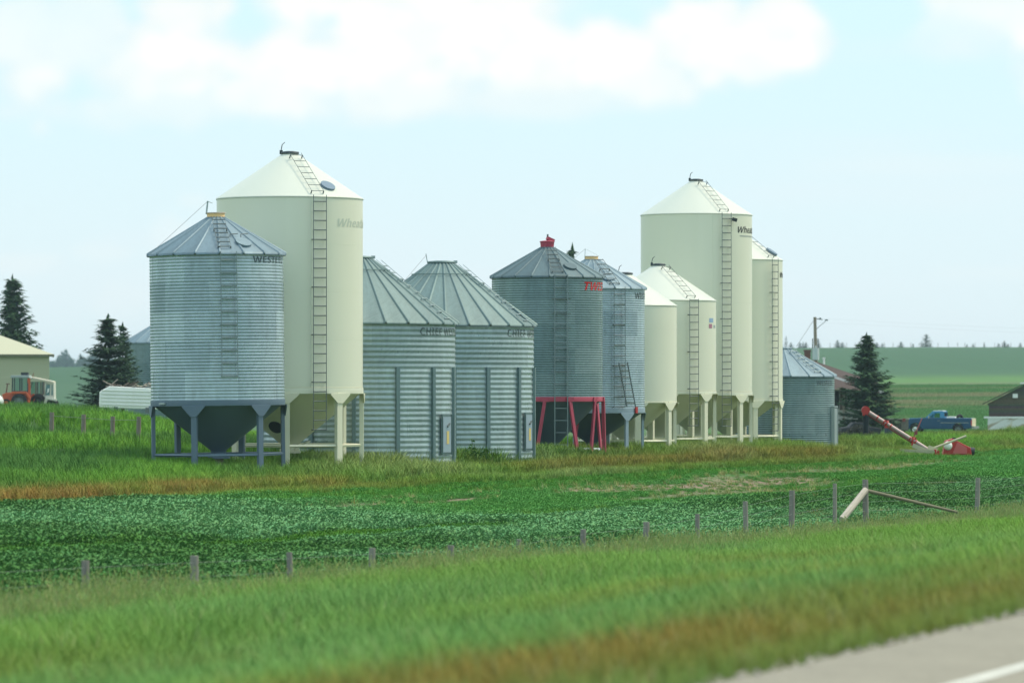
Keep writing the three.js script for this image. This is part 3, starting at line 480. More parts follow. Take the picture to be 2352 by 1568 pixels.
{ // house behind the last bin
  const Z = 300, k = Z / F, cx = atX(1905, Z), b = thing('farm_house', 'white farmhouse with a brown hipped roof, behind the low bin and the spruce', 'house', [cx, 0, -Z - 4]);
  const y0 = -1.2, ye = atY(893, Z), wall = std([0.58, 0.62, 0.58], 0.8, 0, { map: paintTex }), rf = std([0.105, 0.078, 0.072], 0.95, 0, { map: soilTex });
  part('wall', [box(7.0, ye - y0, 0.2, -0.5, (ye + y0) / 2, 3.6), box(0.2, ye - y0, 7, 2.9, (ye + y0) / 2, 0), box(0.2, ye - y0, 7, -3.9, (ye + y0) / 2, 0)], wall, b);
  for (let i = 0; i < 13; i++) part('siding_board', box(7.0, 0.2, 0.03, -0.5, y0 + 0.15 + i * 0.21, 3.715, 0, 0, -0.07), wall, b);
  const yr = atY(826, Z), hip = (x0, x1, z0, z1, y, r0, r1, yt) => { const p = [[x0, y, z1], [x1, y, z1], [x1, y, z0], [x0, y, z0], [r0, yt, (z0 + z1) / 2], [r1, yt, (z0 + z1) / 2]], f = [[0, 1, 5], [0, 5, 4], [1, 2, 5], [2, 3, 4], [2, 4, 5], [3, 0, 4]]; return flatNormals(custom(f.flat().flatMap((i) => p[i]), null)); };
  const roof = part('roof', hip(-4.6, 3.6, -4.4, 4.4, ye + 0.35, -2.6, -0.9, yr), rf, b);
  part('chimney', [box(0.42, 0.9, 0.4, -1.25, yr + 0.2, 0.3), box(0.52, 0.12, 0.5, -1.25, yr + 0.66, 0.3)], std([0.16, 0.09, 0.07], 0.9), roof);
  part('roof_vent', [bar(V(-0.1, yr - 0.5, 0.5), V(-0.1, yr + 0.12, 0.5), 0.07, 8), box(0.2, 0.1, 0.2, -0.1, yr + 0.14, 0.5)], M.white, roof);
  const porch = part('porch_roof', flatNormals(custom([[-1.0, ye + 1.15, 4.0], [3.9, ye - 0.45, 4.0], [3.9, ye - 0.45, 6.0], [-1.0, ye + 1.15, 4.0], [3.9, ye - 0.45, 6.0], [-1.0, ye + 0.1, 6.0]].flat(), null)), rf, b);
  part('fascia', [beam(V(-1.0, ye + 1.24, 4.05), V(3.95, ye - 0.32, 4.05), 0.16, 0.06), box(7.2, 0.16, 0.06, -0.5, ye - 0.02, 3.84)], M.white, b);
  part('window', [box(0.7, 1.2, 0.06, 0.35, ye - 0.75, 3.75)], std([0.02, 0.025, 0.03], 0.25), b);
  part('shutter', box(0.42, 1.35, 0.06, 0.98, ye - 0.78, 3.76), std([0.15, 0.11, 0.09], 0.9), b);
  part('porch_post', box(0.16, ye - y0 - 0.2, 0.16, 1.0, (ye + y0) / 2 - 0.2, 4.2), M.paleWood, b);
}
{ // wooden granary at the right edge
  const Z = 345, xl = atX(2277, Z), b = thing('granary', 'old brown boarded granary on a white base at the right edge', 'shed', [xl + 2.9, 0, -Z - 2]);
  b.rotation.y = -0.118;
  const yb = -1.75, y1 = atY(959, Z), ye = atY(930, Z), yr = atY(884, Z), hw = 2.9;
  part('base_wall', [box(2 * hw, y1 - yb, 0.2, 0, (y1 + yb) / 2, 2), box(0.2, y1 - yb, 3.8, -hw + 0.1, (y1 + yb) / 2, 0), box(0.2, y1 - yb, 3.8, hw - 0.1, (y1 + yb) / 2, 0)], std([0.70, 0.73, 0.70], 0.8, 0, { map: tex(256, 128, (u, v) => { const n = wrapN(u, v, 24, 8, 4, 61), s = wrapN(u, v, 30, 4, 4, 65); const t = sm(0.60, 0.72, n); return [lerp(0.95, 0.55, t) * lerp(1, 0.8, sm(0.6, 0.75, s)), lerp(0.95, 0.47, t) * lerp(1, 0.7, sm(0.6, 0.75, s)), lerp(0.93, 0.36, t) * lerp(1, 0.45, sm(0.6, 0.75, s))]; }, 0.35) }), b);
  part('sill', box(2 * hw + 0.5, 0.14, 0.2, -0.05, y1 + 0.02, 2.05), M.white, b);
  const n = 15; for (let i = 0; i < n; i++) { const a = lerp(y1 + 0.09, yr, i / n), c = lerp(y1 + 0.09, yr, (i + 1) / n), hh = (y) => (y < ye ? hw - 0.1 : lerp(hw + 0.2, 0.02, (y - ye) / (yr - ye))); part('board', ext([[-hh(a), a], [hh(a), a], [hh(c - 0.01), c - 0.01], [-hh(c - 0.01), c - 0.01]], 0.05, 0.004).translate(0, 0, 1.97 + 0.014 * (i % 2)), std([0.105 + 0.03 * rr(-1, 1), 0.085 + 0.022 * rr(-1, 1), 0.07 + 0.018 * rr(-1, 1)], 0.95, 0, { map: woodTex }), b); }
  part('side_wall', [box(0.1, ye - y1, 3.8, -hw + 0.15, (ye + y1) / 2, 0), box(0.1, ye - y1, 3.8, hw - 0.15, (ye + y1) / 2, 0)], M.oldWood, b);
  const sl = Math.atan2(yr - ye, hw + 0.35); part('roof', [-1, 1].map((s) => { const L = Math.hypot(yr - ye, hw + 0.35) + 0.12; return box(L, 0.07, 4.6, s * (hw + 0.35) / 2, (yr + ye) / 2 + 0.10, 0.02, 0, -s * sl); }), std([0.06, 0.05, 0.045], 0.95), b);
  part('ridge_cap', box(0.75, 0.12, 4.7, 0.05, yr + 0.14, 0.03), M.white, b);
  part('vent_window', [box(0.40, 0.33, 0.06, -0.72, lerp(ye, yr, 0.46), 2.05)], M.white, b);
}
// ---------------------------------------------------------------- vehicles
function wheel(parent, x, y, z, r, w, rimMat) { const t = part('wheel', lathe([[r * 0.6, -w / 2], [r * 0.93, -w / 2], [r, -w * 0.3], [r, w * 0.3], [r * 0.93, w / 2], [r * 0.6, w / 2]], 28).rotateX(Math.PI / 2), M.rubber, parent); t.position.set(x, y, z); part('rim', lathe([[0.001, w * 0.35], [r * 0.25, w * 0.4], [r * 0.3, w * 0.2], [r * 0.55, w * 0.25], [r * 0.62, w * 0.5]], 24).rotateX(Math.PI / 2), rimMat, t); return t; }
{ // blue pickup, nose to the left, tail turned a little towards the road
  const Z = 335, x = 2158, X = atX(x, Z), t = thing('pickup_truck', 'blue regular cab pickup truck with a cream tailgate parked in front of the far field', 'pickup truck', [X, atY(996, Z), -Z]);
  t.rotation.y = -0.27; const blue = std([0.012, 0.072, 0.155], 0.3, 0.2), blueL = std([0.05, 0.25, 0.48], 0.35, 0.1), chrome = std([0.6, 0.62, 0.62], 0.25, 0.9), y0 = 0;
  const arch = (cx, r) => { const l = []; for (let i = 0; i <= 10; i++) { const a = Math.PI - i * Math.PI / 10; l.push([cx + r * Math.cos(a), 0.42 + r * 0.98 * Math.sin(a)]); } return l; };
  part('body', ext([[-2.62, 0.45], ...arch(-1.72, 0.47), ...arch(1.62, 0.47), [2.62, 0.5], [2.66, 1.12], [2.6, 1.17], [0.55, 1.18], [0.52, 1.2], [-0.98, 1.2], [-1.05, 1.19], [-2.45, 1.12], [-2.64, 0.98], [-2.68, 0.6]], 1.92, 0.05), blue, t);
  const hood = part('hood', ext([[-2.5, 1.12], [-1.0, 1.19], [-0.98, 1.23], [-2.42, 1.17]], 1.6, 0.02), blueL, t);
  const win = [[[-0.68, 1.24], [0.22, 1.24], [0.22, 1.62], [-0.30, 1.62]]];
  part('cab', [ext([[-1.0, 1.17], [0.56, 1.17], [0.50, 1.64], [0.36, 1.71], [-0.30, 1.71], [-0.44, 1.66]], 0.06, 0.012, win).translate(0, 0, 0.83), ext([[-1.0, 1.17], [0.56, 1.17], [0.50, 1.64], [0.36, 1.71], [-0.30, 1.71], [-0.44, 1.66]], 0.06, 0.012, win).translate(0, 0, -0.83), box(0.9, 0.06, 1.7, 0.03, 1.72, 0), box(0.08, 0.16, 1.64, 0.53, 1.25, 0)], blueL, t);
  part('roof_panel', ext([[-0.36, 1.70], [0.44, 1.70], [0.38, 1.775], [-0.28, 1.775]], 1.66, 0.03), std([0.45, 0.52, 0.52], 0.4), t);
  part('side_window', [box(0.46, 0.38, 0.012, -0.02, 1.43, 0.83)], M.glass, t); part('quarter_window', ext([[-0.66, 1.25], [-0.27, 1.25], [-0.27, 1.6]], 0.012, 0.002).translate(0, 0, 0.83), M.glass, t);
  part('windshield', custom([-1.0, 1.2, 0.78, -1.0, 1.2, -0.78, -0.44, 1.68, 0.72, -0.44, 1.68, -0.72], [0, 0, 1, 0, 0, 1, 1, 1], [0, 1, 2, 2, 1, 3]), M.glass, t); part('rear_window', box(0.012, 0.34, 1.4, 0.55, 1.46, 0), M.glass, t);
  part('window_pillar', [box(0.035, 0.4, 0.05, -0.27, 1.43, 0.84)], blueL, t);
  part('seat', [box(0.2, 0.6, 1.4, 0.32, 1.2, 0), box(0.6, 0.12, 1.4, 0.02, 1.0, 0)], M.dark, t);
  const door = part('door', ext([[-1.02, 0.56], [0.26, 0.56], [0.26, 1.165], [-1.02, 1.165]], 0.03, 0.01).translate(0, 0, 0.962), blue, t); part('handle', box(0.16, 0.04, 0.03, 0.14, 1.02, 0.99), chrome, door); part('side_mirror', box(0.1, 0.18, 0.16, -0.62, 1.3, 1.06), chrome, door);
  part('trim_strip', box(3.0, 0.035, 0.012, 0.95, 0.86, 0.968), chrome, t);
  part('bed_wall', [box(2.0, 0.05, 0.08, 1.6, 1.19, 0.9), box(2.0, 0.05, 0.08, 1.6, 1.19, -0.9)], blue, t);
  part('tailgate', ext([[-0.86, 0.62], [0.86, 0.62], [0.86, 1.18], [-0.86, 1.18]], 0.06, 0.015).rotateY(Math.PI / 2).translate(2.69, 0, 0), std([0.62, 0.56, 0.38], 0.5), t);
  for (const s of [-1, 1]) part('tail_lamp', box(0.07, 0.4, 0.13, 2.66, 0.86, s * 0.91), M.red, t);
  part('rear_bumper', [box(0.22, 0.2, 1.94, 2.82, 0.5, 0)], chrome, t); part('front_bumper', box(0.16, 0.2, 1.92, -2.75, 0.52, 0), chrome, t); part('grille', box(0.05, 0.3, 1.5, -2.7, 0.84, 0), chrome, t);
  part('headlamp', box(0.06, 0.2, 0.28, -2.71, 0.86, 0.74), M.white, t);
  for (const [a, s] of [[-1.72, 1], [-1.72, -1], [1.62, 1], [1.62, -1]]) wheel(t, a, 0.38, s * 0.82, 0.38, 0.25, a < 0 ? chrome : M.steel);
  tag(part('tool_box', ext([[0.72, 1.16], [1.35, 1.16], [1.35, 1.32], [0.72, 1.32]], 1.5, 0.02), M.white, scene), 'white tool box across the bed of the blue pickup', 'tool box'); scene.children.at(-1).position.copy(t.position); scene.children.at(-1).rotation.y = t.rotation.y;
  const sp = tag(part('spare_tyre', new THREE.TorusGeometry(0.26, 0.11, 10, 22), M.rubber, scene), 'black spare tyre standing in the bed of the blue pickup', 'tyre'); sp.rotation.y = 0.6; sp.position.copy(t.position).add(V(1.55, 1.16, 0.35));
}
{ // dark car mostly hidden under the spruce
  const Z = 292, t = thing('parked_car', 'dark car with a pale roof strip, half hidden in shade under the right spruce', 'car', [atX(1974, Z), H(atX(1974, Z), Z) - 0.05, -Z]), c = std([0.012, 0.016, 0.022], 0.6, 0); t.rotation.y = 0.1; t.scale.setScalar(0.85);
  part('body', ext([[-1.5, 0.3], [-1.1, 0.3], [-0.9, 0.55], [-0.6, 0.3], [0.7, 0.3], [0.9, 0.55], [1.2, 0.3], [1.55, 0.35], [1.6, 0.75], [0.9, 0.85], [-1.0, 0.85], [-1.5, 0.75]], 1.6, 0.05), c, t);
  part('cab', ext([[-0.95, 0.84], [0.8, 0.84], [0.45, 1.22], [-0.55, 1.22]], 1.4, 0.04), c, t); part('roof_panel', box(0.9, 0.04, 1.3, -0.05, 1.24, 0), std([0.35, 0.45, 0.5], 0.4), t);
  for (const [a, s] of [[-0.95, 1], [-0.95, -1], [0.95, 1], [0.95, -1]]) wheel(t, a, 0.3, s * 0.7, 0.3, 0.2, M.steel);
}
// two old tractors at the left
const orange = std([0.50, 0.085, 0.02], 0.5, 0, { map: paintTex }), creamW = std([0.62, 0.63, 0.55], 0.5, 0, { map: paintTex });
function cab(t, mat, x0, x1, y0, y1, zw, slant, posts) {           // a glazed cab: posts, sills, roof, panes
  for (const s of [-1, 1]) for (const p of posts) part('cab_post', beam(V(p + (p === posts[0] ? slant : 0), y0, s * zw), V(p, y1, s * zw * 0.94), 0.09, 0.09), mat, t);
  for (const s of [-1, 1]) for (let i = 1; i < posts.length; i++) part('window', custom([posts[i - 1] + (i === 1 ? slant : 0), y0, s * zw, posts[i], y0, s * zw, posts[i - 1], y1, s * zw * 0.94, posts[i], y1, s * zw * 0.94], [0, 0, 1, 0, 0, 1, 1, 1], [0, 1, 2, 2, 1, 3]), M.glass, t);
  part('cab_sill', [-1, 1].map((s) => box(x1 - x0, 0.1, 0.1, (x0 + x1) / 2, y0, s * zw)), mat, t);
}
{
  const Z = 318, k = Z / F, X = atX(44, Z), t = thing('tractor', 'old orange tractor with a tall dark framed cab beside the cream building', 'tractor', [X, atY(934, Z), -Z]);
  t.scale.setScalar(0.93);
  part('hood', [ext([[-1.25, 0.55], [-0.45, 0.5], [-0.45, 1.12], [-1.05, 1.05], [-1.28, 0.95]], 0.8, 0.05), box(0.5, 0.5, 0.7, -1.0, 0.5, 0)], orange, t);
  part('exhaust_stack', [bar(V(-1.05, 1.0, 0.1), V(-0.95, 1.78, 0.1), 0.05, 8), box(0.3, 0.08, 0.1, -0.92, 1.8, 0.1)], std([0.16, 0.07, 0.05], 0.8), t);
  part('body', [ext([[-0.5, 0.4], [0.72, 0.4], [0.72, 1.2], [-0.5, 1.2]], 1.4, 0.05)], orange, t);
  cab(t, M.dark, -0.5, 0.75, 1.2, 2.3, 0.72, -0.02, [-0.48, 0.1, 0.72]);
  part('cab_roof', [ext([[-0.62, 2.3], [0.85, 2.3], [0.8, 2.45], [-0.55, 2.45]], 1.6, 0.03)], std([0.30, 0.36, 0.36], 0.6), t); part('roof_box', box(0.55, 0.26, 0.8, 0.42, 2.58, 0), M.dark, t);
  part('corner_panel', [beam(V(0.86, 0.6, 0.72), V(0.8, 2.25, 0.68), 0.2, 0.1)], orange, t);
  part('fender', ext([[-0.75, 0.95], [-0.5, 1.18], [0.6, 1.18], [0.95, 0.75], [0.9, 0.45], [0.6, 1.05], [-0.45, 1.05]], 0.3, 0.02).translate(0, 0, 0.86), orange, t);
  for (const s of [-1, 1]) { wheel(t, 0.05, 0.42, s * 0.88, 0.62, 0.36, M.steel); wheel(t, -1.0, 0.28, s * 0.6, 0.34, 0.22, orange); }
}
{
  const Z = 320, k = Z / F, X = atX(92, Z), t = thing('tractor', 'tractor with a white slanted roof and white rear cab, right of the orange tractor', 'tractor', [X, atY(935, Z), -Z]);
  t.scale.setScalar(0.93);
  part('body', [ext([[-0.75, 0.3], [0.3, 0.3], [0.3, 1.0], [-0.5, 1.0]], 1.2, 0.04), ext([[-0.95, 0.1], [-0.6, 0.1], [-0.3, 0.85], [-0.45, 1.05], [-0.7, 0.9]], 0.3, 0.03).translate(0, 0, 0.75)], orange, t);
  cab(t, std([0.16, 0.12, 0.09], 0.7), -1.05, 0.3, 1.0, 2.02, 0.68, -0.35, [-0.7, -0.3, 0.1, 0.35]);
  part('windscreen_frame', [beam(V(-1.12, 1.0, 0.7), V(-0.75, 2.15, 0.66), 0.12, 0.1)], std([0.40, 0.55, 0.5], 0.5), t);
  part('cab_roof', ext([[-1.15, 2.38], [1.08, 1.92], [1.1, 2.0], [1.0, 2.05], [-1.1, 2.47]], 1.55, 0.03), std([0.62, 0.58, 0.46], 0.6), t); part('roof_beacon', bar(V(-0.6, 2.4, 0.2), V(-0.52, 2.72, 0.2), 0.04, 6), std([0.2, 0.12, 0.08], 0.7), t);
  const rc = part('rear_cab', [ext([[0.28, 0.72], [1.15, 0.66], [1.12, 1.95], [0.42, 2.0]], 1.36, 0.02, [[[0.41, 0.93], [0.82, 0.91], [0.86, 1.84], [0.5, 1.87]], [[0.9, 0.9], [1.08, 0.89], [1.05, 1.8], [0.93, 1.82]]])], creamW, t);
  part('window', [box(0.56, 0.85, 1.2, 0.76, 1.37, 0)], std([0.12, 0.25, 0.25], 0.1), rc); part('wiper_box', ext([[0.58, 1.1], [0.74, 1.24], [0.76, 1.5], [0.64, 1.44]], 0.05, 0.01).translate(0, 0, 0.7), M.white, rc);
  part('fender', ext([[0.45, 0.12], [0.66, 0.62], [1.32, 0.5], [1.34, 0.62], [0.5, 0.76], [0.3, 0.1]], 0.4, 0.02).translate(0, 0, 0.75), creamW, t);
  for (const s of [-1, 1]) { wheel(t, -0.1, 0.4, s * 0.75, 0.66, 0.38, M.dark); wheel(t, 0.98, 0.22, s * 0.75, 0.42, 0.32, M.dark); }
}
{ const Z = 316, X = atX(-28, Z); const t = thing('storage_tank', 'white rounded storage tank cut by the left edge beside the orange tractor', 'tank', [X, atY(922, Z), -Z]); part('shell', [new THREE.CapsuleGeometry(0.52, 1.2, 10, 24).rotateZ(Math.PI / 2)], M.white, t); part('tank_leg', [box(0.1, 0.6, 0.7, -0.5, -0.65, 0), box(0.1, 0.6, 0.7, 0.3, -0.65, 0)], M.steel, t); part('fill_cap', lathe([[0.001, 0.62], [0.14, 0.6], [0.14, 0.5]], 16), M.steel, t); }
{ // white ribbed wagon box with scrap on top
  const Z = 235, k = Z / F, X = atX(300, Z), t = thing('wagon_box', 'white ribbed wagon box heaped with broken boards, left of the foremost bin', 'wagon box', [X, atY(936, Z), -Z]); t.rotation.y = 0.06; t.rotation.z = -0.03;
  const L = 3.3; part('box_side', ext([[-L / 2, 0], [L / 2, 0], [L / 2, 1.02], [-L / 2 + 0.5, 1.08], [-L / 2 + 0.1, 0.86], [-L / 2, 0.76]], 1.5, 0.05), M.white, t);
  for (let i = 0; i < 5; i++) part('rib', box(L - 0.1, 0.035, 0.05, 0, 0.14 + i * 0.19, 0.77), M.white, t);
  part('axle', [box(0.2, 0.3, 1.6, -0.8, -0.12, 0), box(0.2, 0.3, 1.6, 0.9, -0.12, 0)], M.steel, t);
  for (let i = 0; i < 16; i++) { const q = part('broken_board', box(rr(0.4, 1.0), 0.03, rr(0.06, 0.14)), [M.paleWood, M.oldWood, M.wood][i % 3], scene); q.name = numbered('broken_board'); q.position.set(X - 1.1 + 2.7 * Math.pow(rnd(), 1.6), t.position.y + 1.16 + rr(0, 0.16), -Z + rr(-0.3, 0.6)); q.rotation.set(rr(-0.3, 0.3), rr(-1, 1), rr(-0.8, 0.9)); tag(q, 'broken board in the heap on the white wagon box', 'board', 'broken boards heaped on the white wagon box'); }
}
{ // grain auger leaning up to the left
  const Z = 201, gy = hAt(2145, Z), a = V(atX(2143, Z), gy + 0.16, -Z), b = V(atX(1992, Z), atY(942, Z), -Z - 0.8), t = thing('grain_auger', 'red and white grain auger tube leaning up to the left beside the pickup', 'grain auger', [a.x, 0, -Z]);
  const o = V(a.x, 0, -Z), A = a.clone().sub(o), B = b.clone().sub(o), P = (s) => A.clone().lerp(B, s), dn = V(-0.03, -0.07, 0);
  part('tube', bar(A, B, 0.088, 16), std([0.42, 0.33, 0.32], 0.45, 0.2, { map: paintTex }), t);
  part('drive_shaft', bar(P(0.02).add(V(-0.05, -0.11, 0)), P(0.97).add(V(-0.05, -0.12, 0)), 0.045, 8), std([0.18, 0.05, 0.035], 0.6), t);
  for (const s of [0.06, 0.25, 0.29, 0.33, 0.62, 0.68, 0.72, 0.82]) part('tube_clamp', bar(P(s - 0.008), P(s + 0.008), s === 0.29 || s === 0.68 ? 0.15 : 0.105, 14), M.red, t);
  part('support_bracket', [beam(P(0.29).add(V(0, -0.25, 0)), P(0.29).add(V(0.05, 0.15, 0)), 0.2, 0.16), beam(P(0.69).add(V(0, -0.22, 0)), P(0.69).add(V(0.03, 0.15, 0)), 0.16, 0.14)], M.red, t);
  part('lift_arm', [beam(P(0.3).add(V(0.05, 0.1, 0)), P(0.3).add(V(0.48, 1.0, -0.4)), 0.05, 0.05), box(0.14, 0.18, 0.14, ...P(0.3).add(V(0.17, 0.32, -0.1)).toArray())], std([0.2, 0.04, 0.035], 0.6), t);
  part('head', [new THREE.CylinderGeometry(0.19, 0.19, 0.3, 18).rotateX(Math.PI / 2).translate(...B.toArray()), box(0.24, 0.26, 0.26, B.x - 0.02, B.y - 0.12, B.z)], M.red, t);
  part('spout', [bar(B.clone().add(V(0.01, -0.2, 0)), B.clone().add(V(0.03, -1.05, 0)), 0.14, 16, 0.13)], std([0.012, 0.022, 0.03], 0.8), t);
  part('boot', [box(0.36, 0.22, 0.3, A.x + 0.12, A.y - 0.02, 0), bar(A.clone().add(V(0.1, -0.1, 0.16)), A.clone().add(V(0.1, 0.15, 0.2)), 0.06, 8)], M.red, t);
  part('boot_cover', box(0.42, 0.2, 0.34, A.x + 0.0, A.y + 0.17, 0.02, 0, -0.35), std([0.55, 0.52, 0.36], 0.7), t);
  part('wheel_frame', [beam(V(-1.55, gy + 0.26, 0.35), V(0.05, gy + 0.2, 0.3), 0.14, 0.12), beam(V(-0.95, gy + 0.5, 0.3), V(0.0, gy + 0.1, 0.2), 0.2, 0.08)], std([0.50, 0.50, 0.34], 0.8, 0, { map: woodTex }), t);
  const q = tag(part('timber_pole', bar(V(atX(2146, Z), gy + 0.36, -Z - 0.2), V(atX(2222, Z), gy + 0.92, -Z - 0.4), 0.055, 8), std([0.60, 0.58, 0.40], 0.8, 0, { map: woodTex }), scene), 'pale pole propped up from the foot of the auger', 'pole');
  const hz = 203, hop = thing('auger_hopper', 'red tapered auger hopper with a white motor lying right of the auger', 'hopper', [atX(2197, hz), hAt(2197, hz) + 0.1, -hz]);
  part('bin_shell', ext([[-0.62, 0.0], [-0.5, 0.62], [-0.2, 0.72], [0.62, 0.3], [0.66, 0.02]], 0.7, 0.03), M.red, hop); part('side_panel', ext([[-0.2, 0.05], [0.02, 0.55], [0.45, 0.32], [0.45, 0.05]], 0.05, 0.01).translate(0, 0, 0.37), std([0.52, 0.10, 0.10], 0.5), hop);
  part('motor', new THREE.SphereGeometry(0.2, 18, 12).scale(1, 1.05, 0.8).translate(-0.42, 0.42, 0.4), M.white, hop); part('outlet', [bar(V(0.5, 0.16, 0), V(0.85, 0.13, 0), 0.2, 14), bar(V(0.56, 0.16, 0), V(0.62, 0.16, 0), 0.23, 14)], M.dark, hop); part('motor_mount', box(0.14, 0.16, 0.3, -0.1, 0.72, 0), M.dark, hop);
}
{ const Z = 262, t = thing('barrel', 'dark blue barrel standing on the lawn behind the auger tube', 'barrel', [atX(2042, Z), hAt(2042, Z), -Z]); part('barrel_shell', lathe([[0.001, 0], [0.24, 0], [0.26, 0.03], [0.25, 0.2], [0.265, 0.22], [0.25, 0.24], [0.25, 0.42], [0.265, 0.44], [0.25, 0.46], [0.26, 0.62], [0.24, 0.65], [0.23, 0.6], [0.001, 0.58]], 24), std([0.012, 0.03, 0.055], 0.5), t); part('rim', new THREE.TorusGeometry(0.25, 0.018, 8, 24).rotateX(Math.PI / 2).translate(0, 0.65, 0), std([0.02, 0.05, 0.08], 0.5), t); }
{ // grey wooden trailer behind the auger
  const Z = 300, t = thing('wooden_trailer', 'weathered grey board trailer between the spruce and the pickup', 'trailer', [atX(2057, Z), hAt(2057, Z), -Z]);
  for (let i = 0; i < 7; i++) part('plank', box(0.24, 0.78, 0.04, -0.72 + i * 0.245, 0.72 + 0.02 * (i % 2), 0.5, 0, 0.02 * (i % 3 - 1)), [M.wood, M.oldWood][i % 3 === 1 ? 1 : 0], t);
  part('top_rail', box(1.85, 0.09, 0.08, 0, 1.13, 0.55), M.paleWood, t); part('end_wall', [box(0.05, 0.75, 1.0, -0.85, 0.72, 0), box(0.05, 0.75, 1.0, 0.85, 0.72, 0)], M.oldWood, t); part('bed', box(1.7, 0.08, 1.0, 0, 0.36, 0), M.oldWood, t); part('red_reflector', box(0.2, 0.22, 0.04, 0.55, 1.05, 0.61), std([0.3, 0.06, 0.05], 0.6), t);
  for (const s of [-1, 1]) wheel(t, s * 0.4, 0.26, 0.4, 0.26, 0.16, M.steel);
}
{ // power pole
  const Z = 345, X = atX(1873, Z), yt = atY(728, Z), y0 = -1.5, t = thing('power_pole', 'wooden power pole with a grey transformer behind the low bin at the right', 'utility pole', [X, 0, -Z]);
  part('post', bar(V(0.18, y0, 0), V(-0.02, yt, 0), 0.16, 12, 0.12), std([0.34, 0.29, 0.22], 0.9, 0, { map: woodTex }), t);
  part('transformer', [bar(V(0.03, 2.9 + 1.3, 0.3), V(0.03, 4.2 + 0.95, 0.3), 0.27, 18), bar(V(0.03, 5.15, 0.3), V(0.03, 5.35, 0.3), 0.06, 8)], std([0.48, 0.54, 0.56], 0.5), t);
  part('conduit', [bar(V(-0.22, 3.7, 0.1), V(-0.2, 5.9, 0.1), 0.05, 6), bar(V(0.3, 5.0, 0.1), V(0.2, 5.9, 0.1), 0.05, 6)], M.steel, t);
  part('crossarm', [bar(V(0, yt - 0.12, 0), V(0.6, yt - 0.2, 0), 0.04, 6), box(0.14, 0.12, 0.1, 0.4, yt - 0.1, 0)], M.steel, t);
  part('lamp_arm', [bar(V(0.05, yt - 1.0, 0), V(0.85, yt - 0.3, 0), 0.025, 6), box(0.24, 0.1, 0.12, 0.9, yt - 0.24, 0)], M.steel, t);
  part('guy_wire', bar(V(-0.05, yt - 0.15, 0), V(-1.35, yt - 2.3, -2), 0.014, 5), M.wire, t);
  for (let i = 0; i < 2; i++) { const c = new THREE.CatmullRomCurve3([V(0.3 * i, yt - 0.12 - 0.3 * i, 0), V(20, yt - 0.9 - 0.35 * i, -4), V(44, yt - 0.5 - 0.35 * i, -8)]); part('wire', new THREE.TubeGeometry(c, 24, 0.004, 4), std([0.45, 0.5, 0.52], 0.6), t); }
}
// ---------------------------------------------------------------- trees
const needle = std([0.036, 0.10, 0.034], 0.9), needleDark = std([0.030, 0.085, 0.036], 0.9), needleFar = needle, bark = std([0.07, 0.055, 0.045], 0.95);
function spruceCrown(h, r, levels, per, seedN, lean = 0, fork = 0) {            // tiers of drooping boughs hung with needle sprays
  const s0 = seed; seed = seedN; const pos = [];
  const tri = (a, b, c) => pos.push(...a, ...b, ...c);
  for (let l = 0; l < levels; l++) {
    const t = (l + rr(-0.3, 0.3)) / levels, y = h * (0.06 + 0.93 * t), rad = r * Math.pow(1 - t, 0.85) * rr(0.75, 1.12) + 0.04 * r, nb = Math.max(4, Math.round(per * (1 - 0.55 * t)));
    for (let k = 0; k < nb; k++) {
      const a = rr(0, 6.283), len = rad * rr(0.6, 1.15), droop = rr(0.05, 0.32) * (1 - t) - 0.35 * t, dx = Math.cos(a), dz = Math.sin(a), n = Math.max(4, Math.round(len / (r * 0.07)));
      for (let i = 0; i <= n; i++) {
        const q = (i + rr(-0.3, 0.3)) / n, x = dx * len * q, z = dz * len * q, yy = y - len * droop * q + len * 0.22 * q * q, w = r * 0.13 * (1.15 - 0.6 * q) * rr(0.7, 1.3), sl = r * 0.16 * rr(0.7, 1.3);
        for (let m = 0; m < 3; m++) { const b = a + rr(-1.2, 1.2), px = -Math.sin(b) * w * 0.4, pz = Math.cos(b) * w * 0.4; tri([x + px, yy + rr(-0.3, 0.3) * w, z + pz], [x - px, yy + rr(-0.3, 0.3) * w, z - pz], [x + Math.cos(b) * sl, yy - rr(-0.05, 0.75) * w, z + Math.sin(b) * sl]); }
      }
    }
  }
  for (let i = 0; i < 24; i++) { const a = rr(0, 6.28), y = h * rr(0.93, 1.0); tri([0, y + 0.03 * h, 0], [Math.cos(a) * 0.02 * h, y - 0.02 * h, Math.sin(a) * 0.02 * h], [-Math.sin(a) * 0.006 * h, y - 0.01 * h, Math.cos(a) * 0.006 * h]); }
  seed = s0; const g = custom(pos, null, null); return lean ? g.applyMatrix4(new THREE.Matrix4().makeShear(0, 0, lean, 0, 0, 0)) : g;
}
const crowns = {};
function spruce(name, label, x, yTop, yBase, Z, halfW, o = {}) {
  const k = Z / F, h = (yBase - yTop) * k, r = halfW * k, base = atY(yBase, Z), t = thing(name, label, 'tree', [atX(x, Z), base, -Z], o.group);
  part('trunk', bar(V(0, -0.6, 0), V(0, h * 0.9, 0), h * 0.022, 8, h * 0.004), bark, t);
  const key = o.key || label; const g = crowns[key] ??= spruceCrown(1, 0.3, o.levels || 26, o.per || 11, 100 + Object.keys(crowns).length * 7);
  const c = part('crown', g, o.mat || needle, t); c.scale.set(r / 0.3, h, r / 0.3); c.rotation.y = rr(0, 6); return t;
}
spruce('spruce_tree', 'tall dark spruce rising behind the cream building at the left', 28, 634, 960, 368, 95, { levels: 34, per: 17 });
spruce('spruce_tree', 'dark spruce left of the distant small galvanised bin', 247, 724, 945, 290, 86, { levels: 28, per: 20, mat: needleDark });
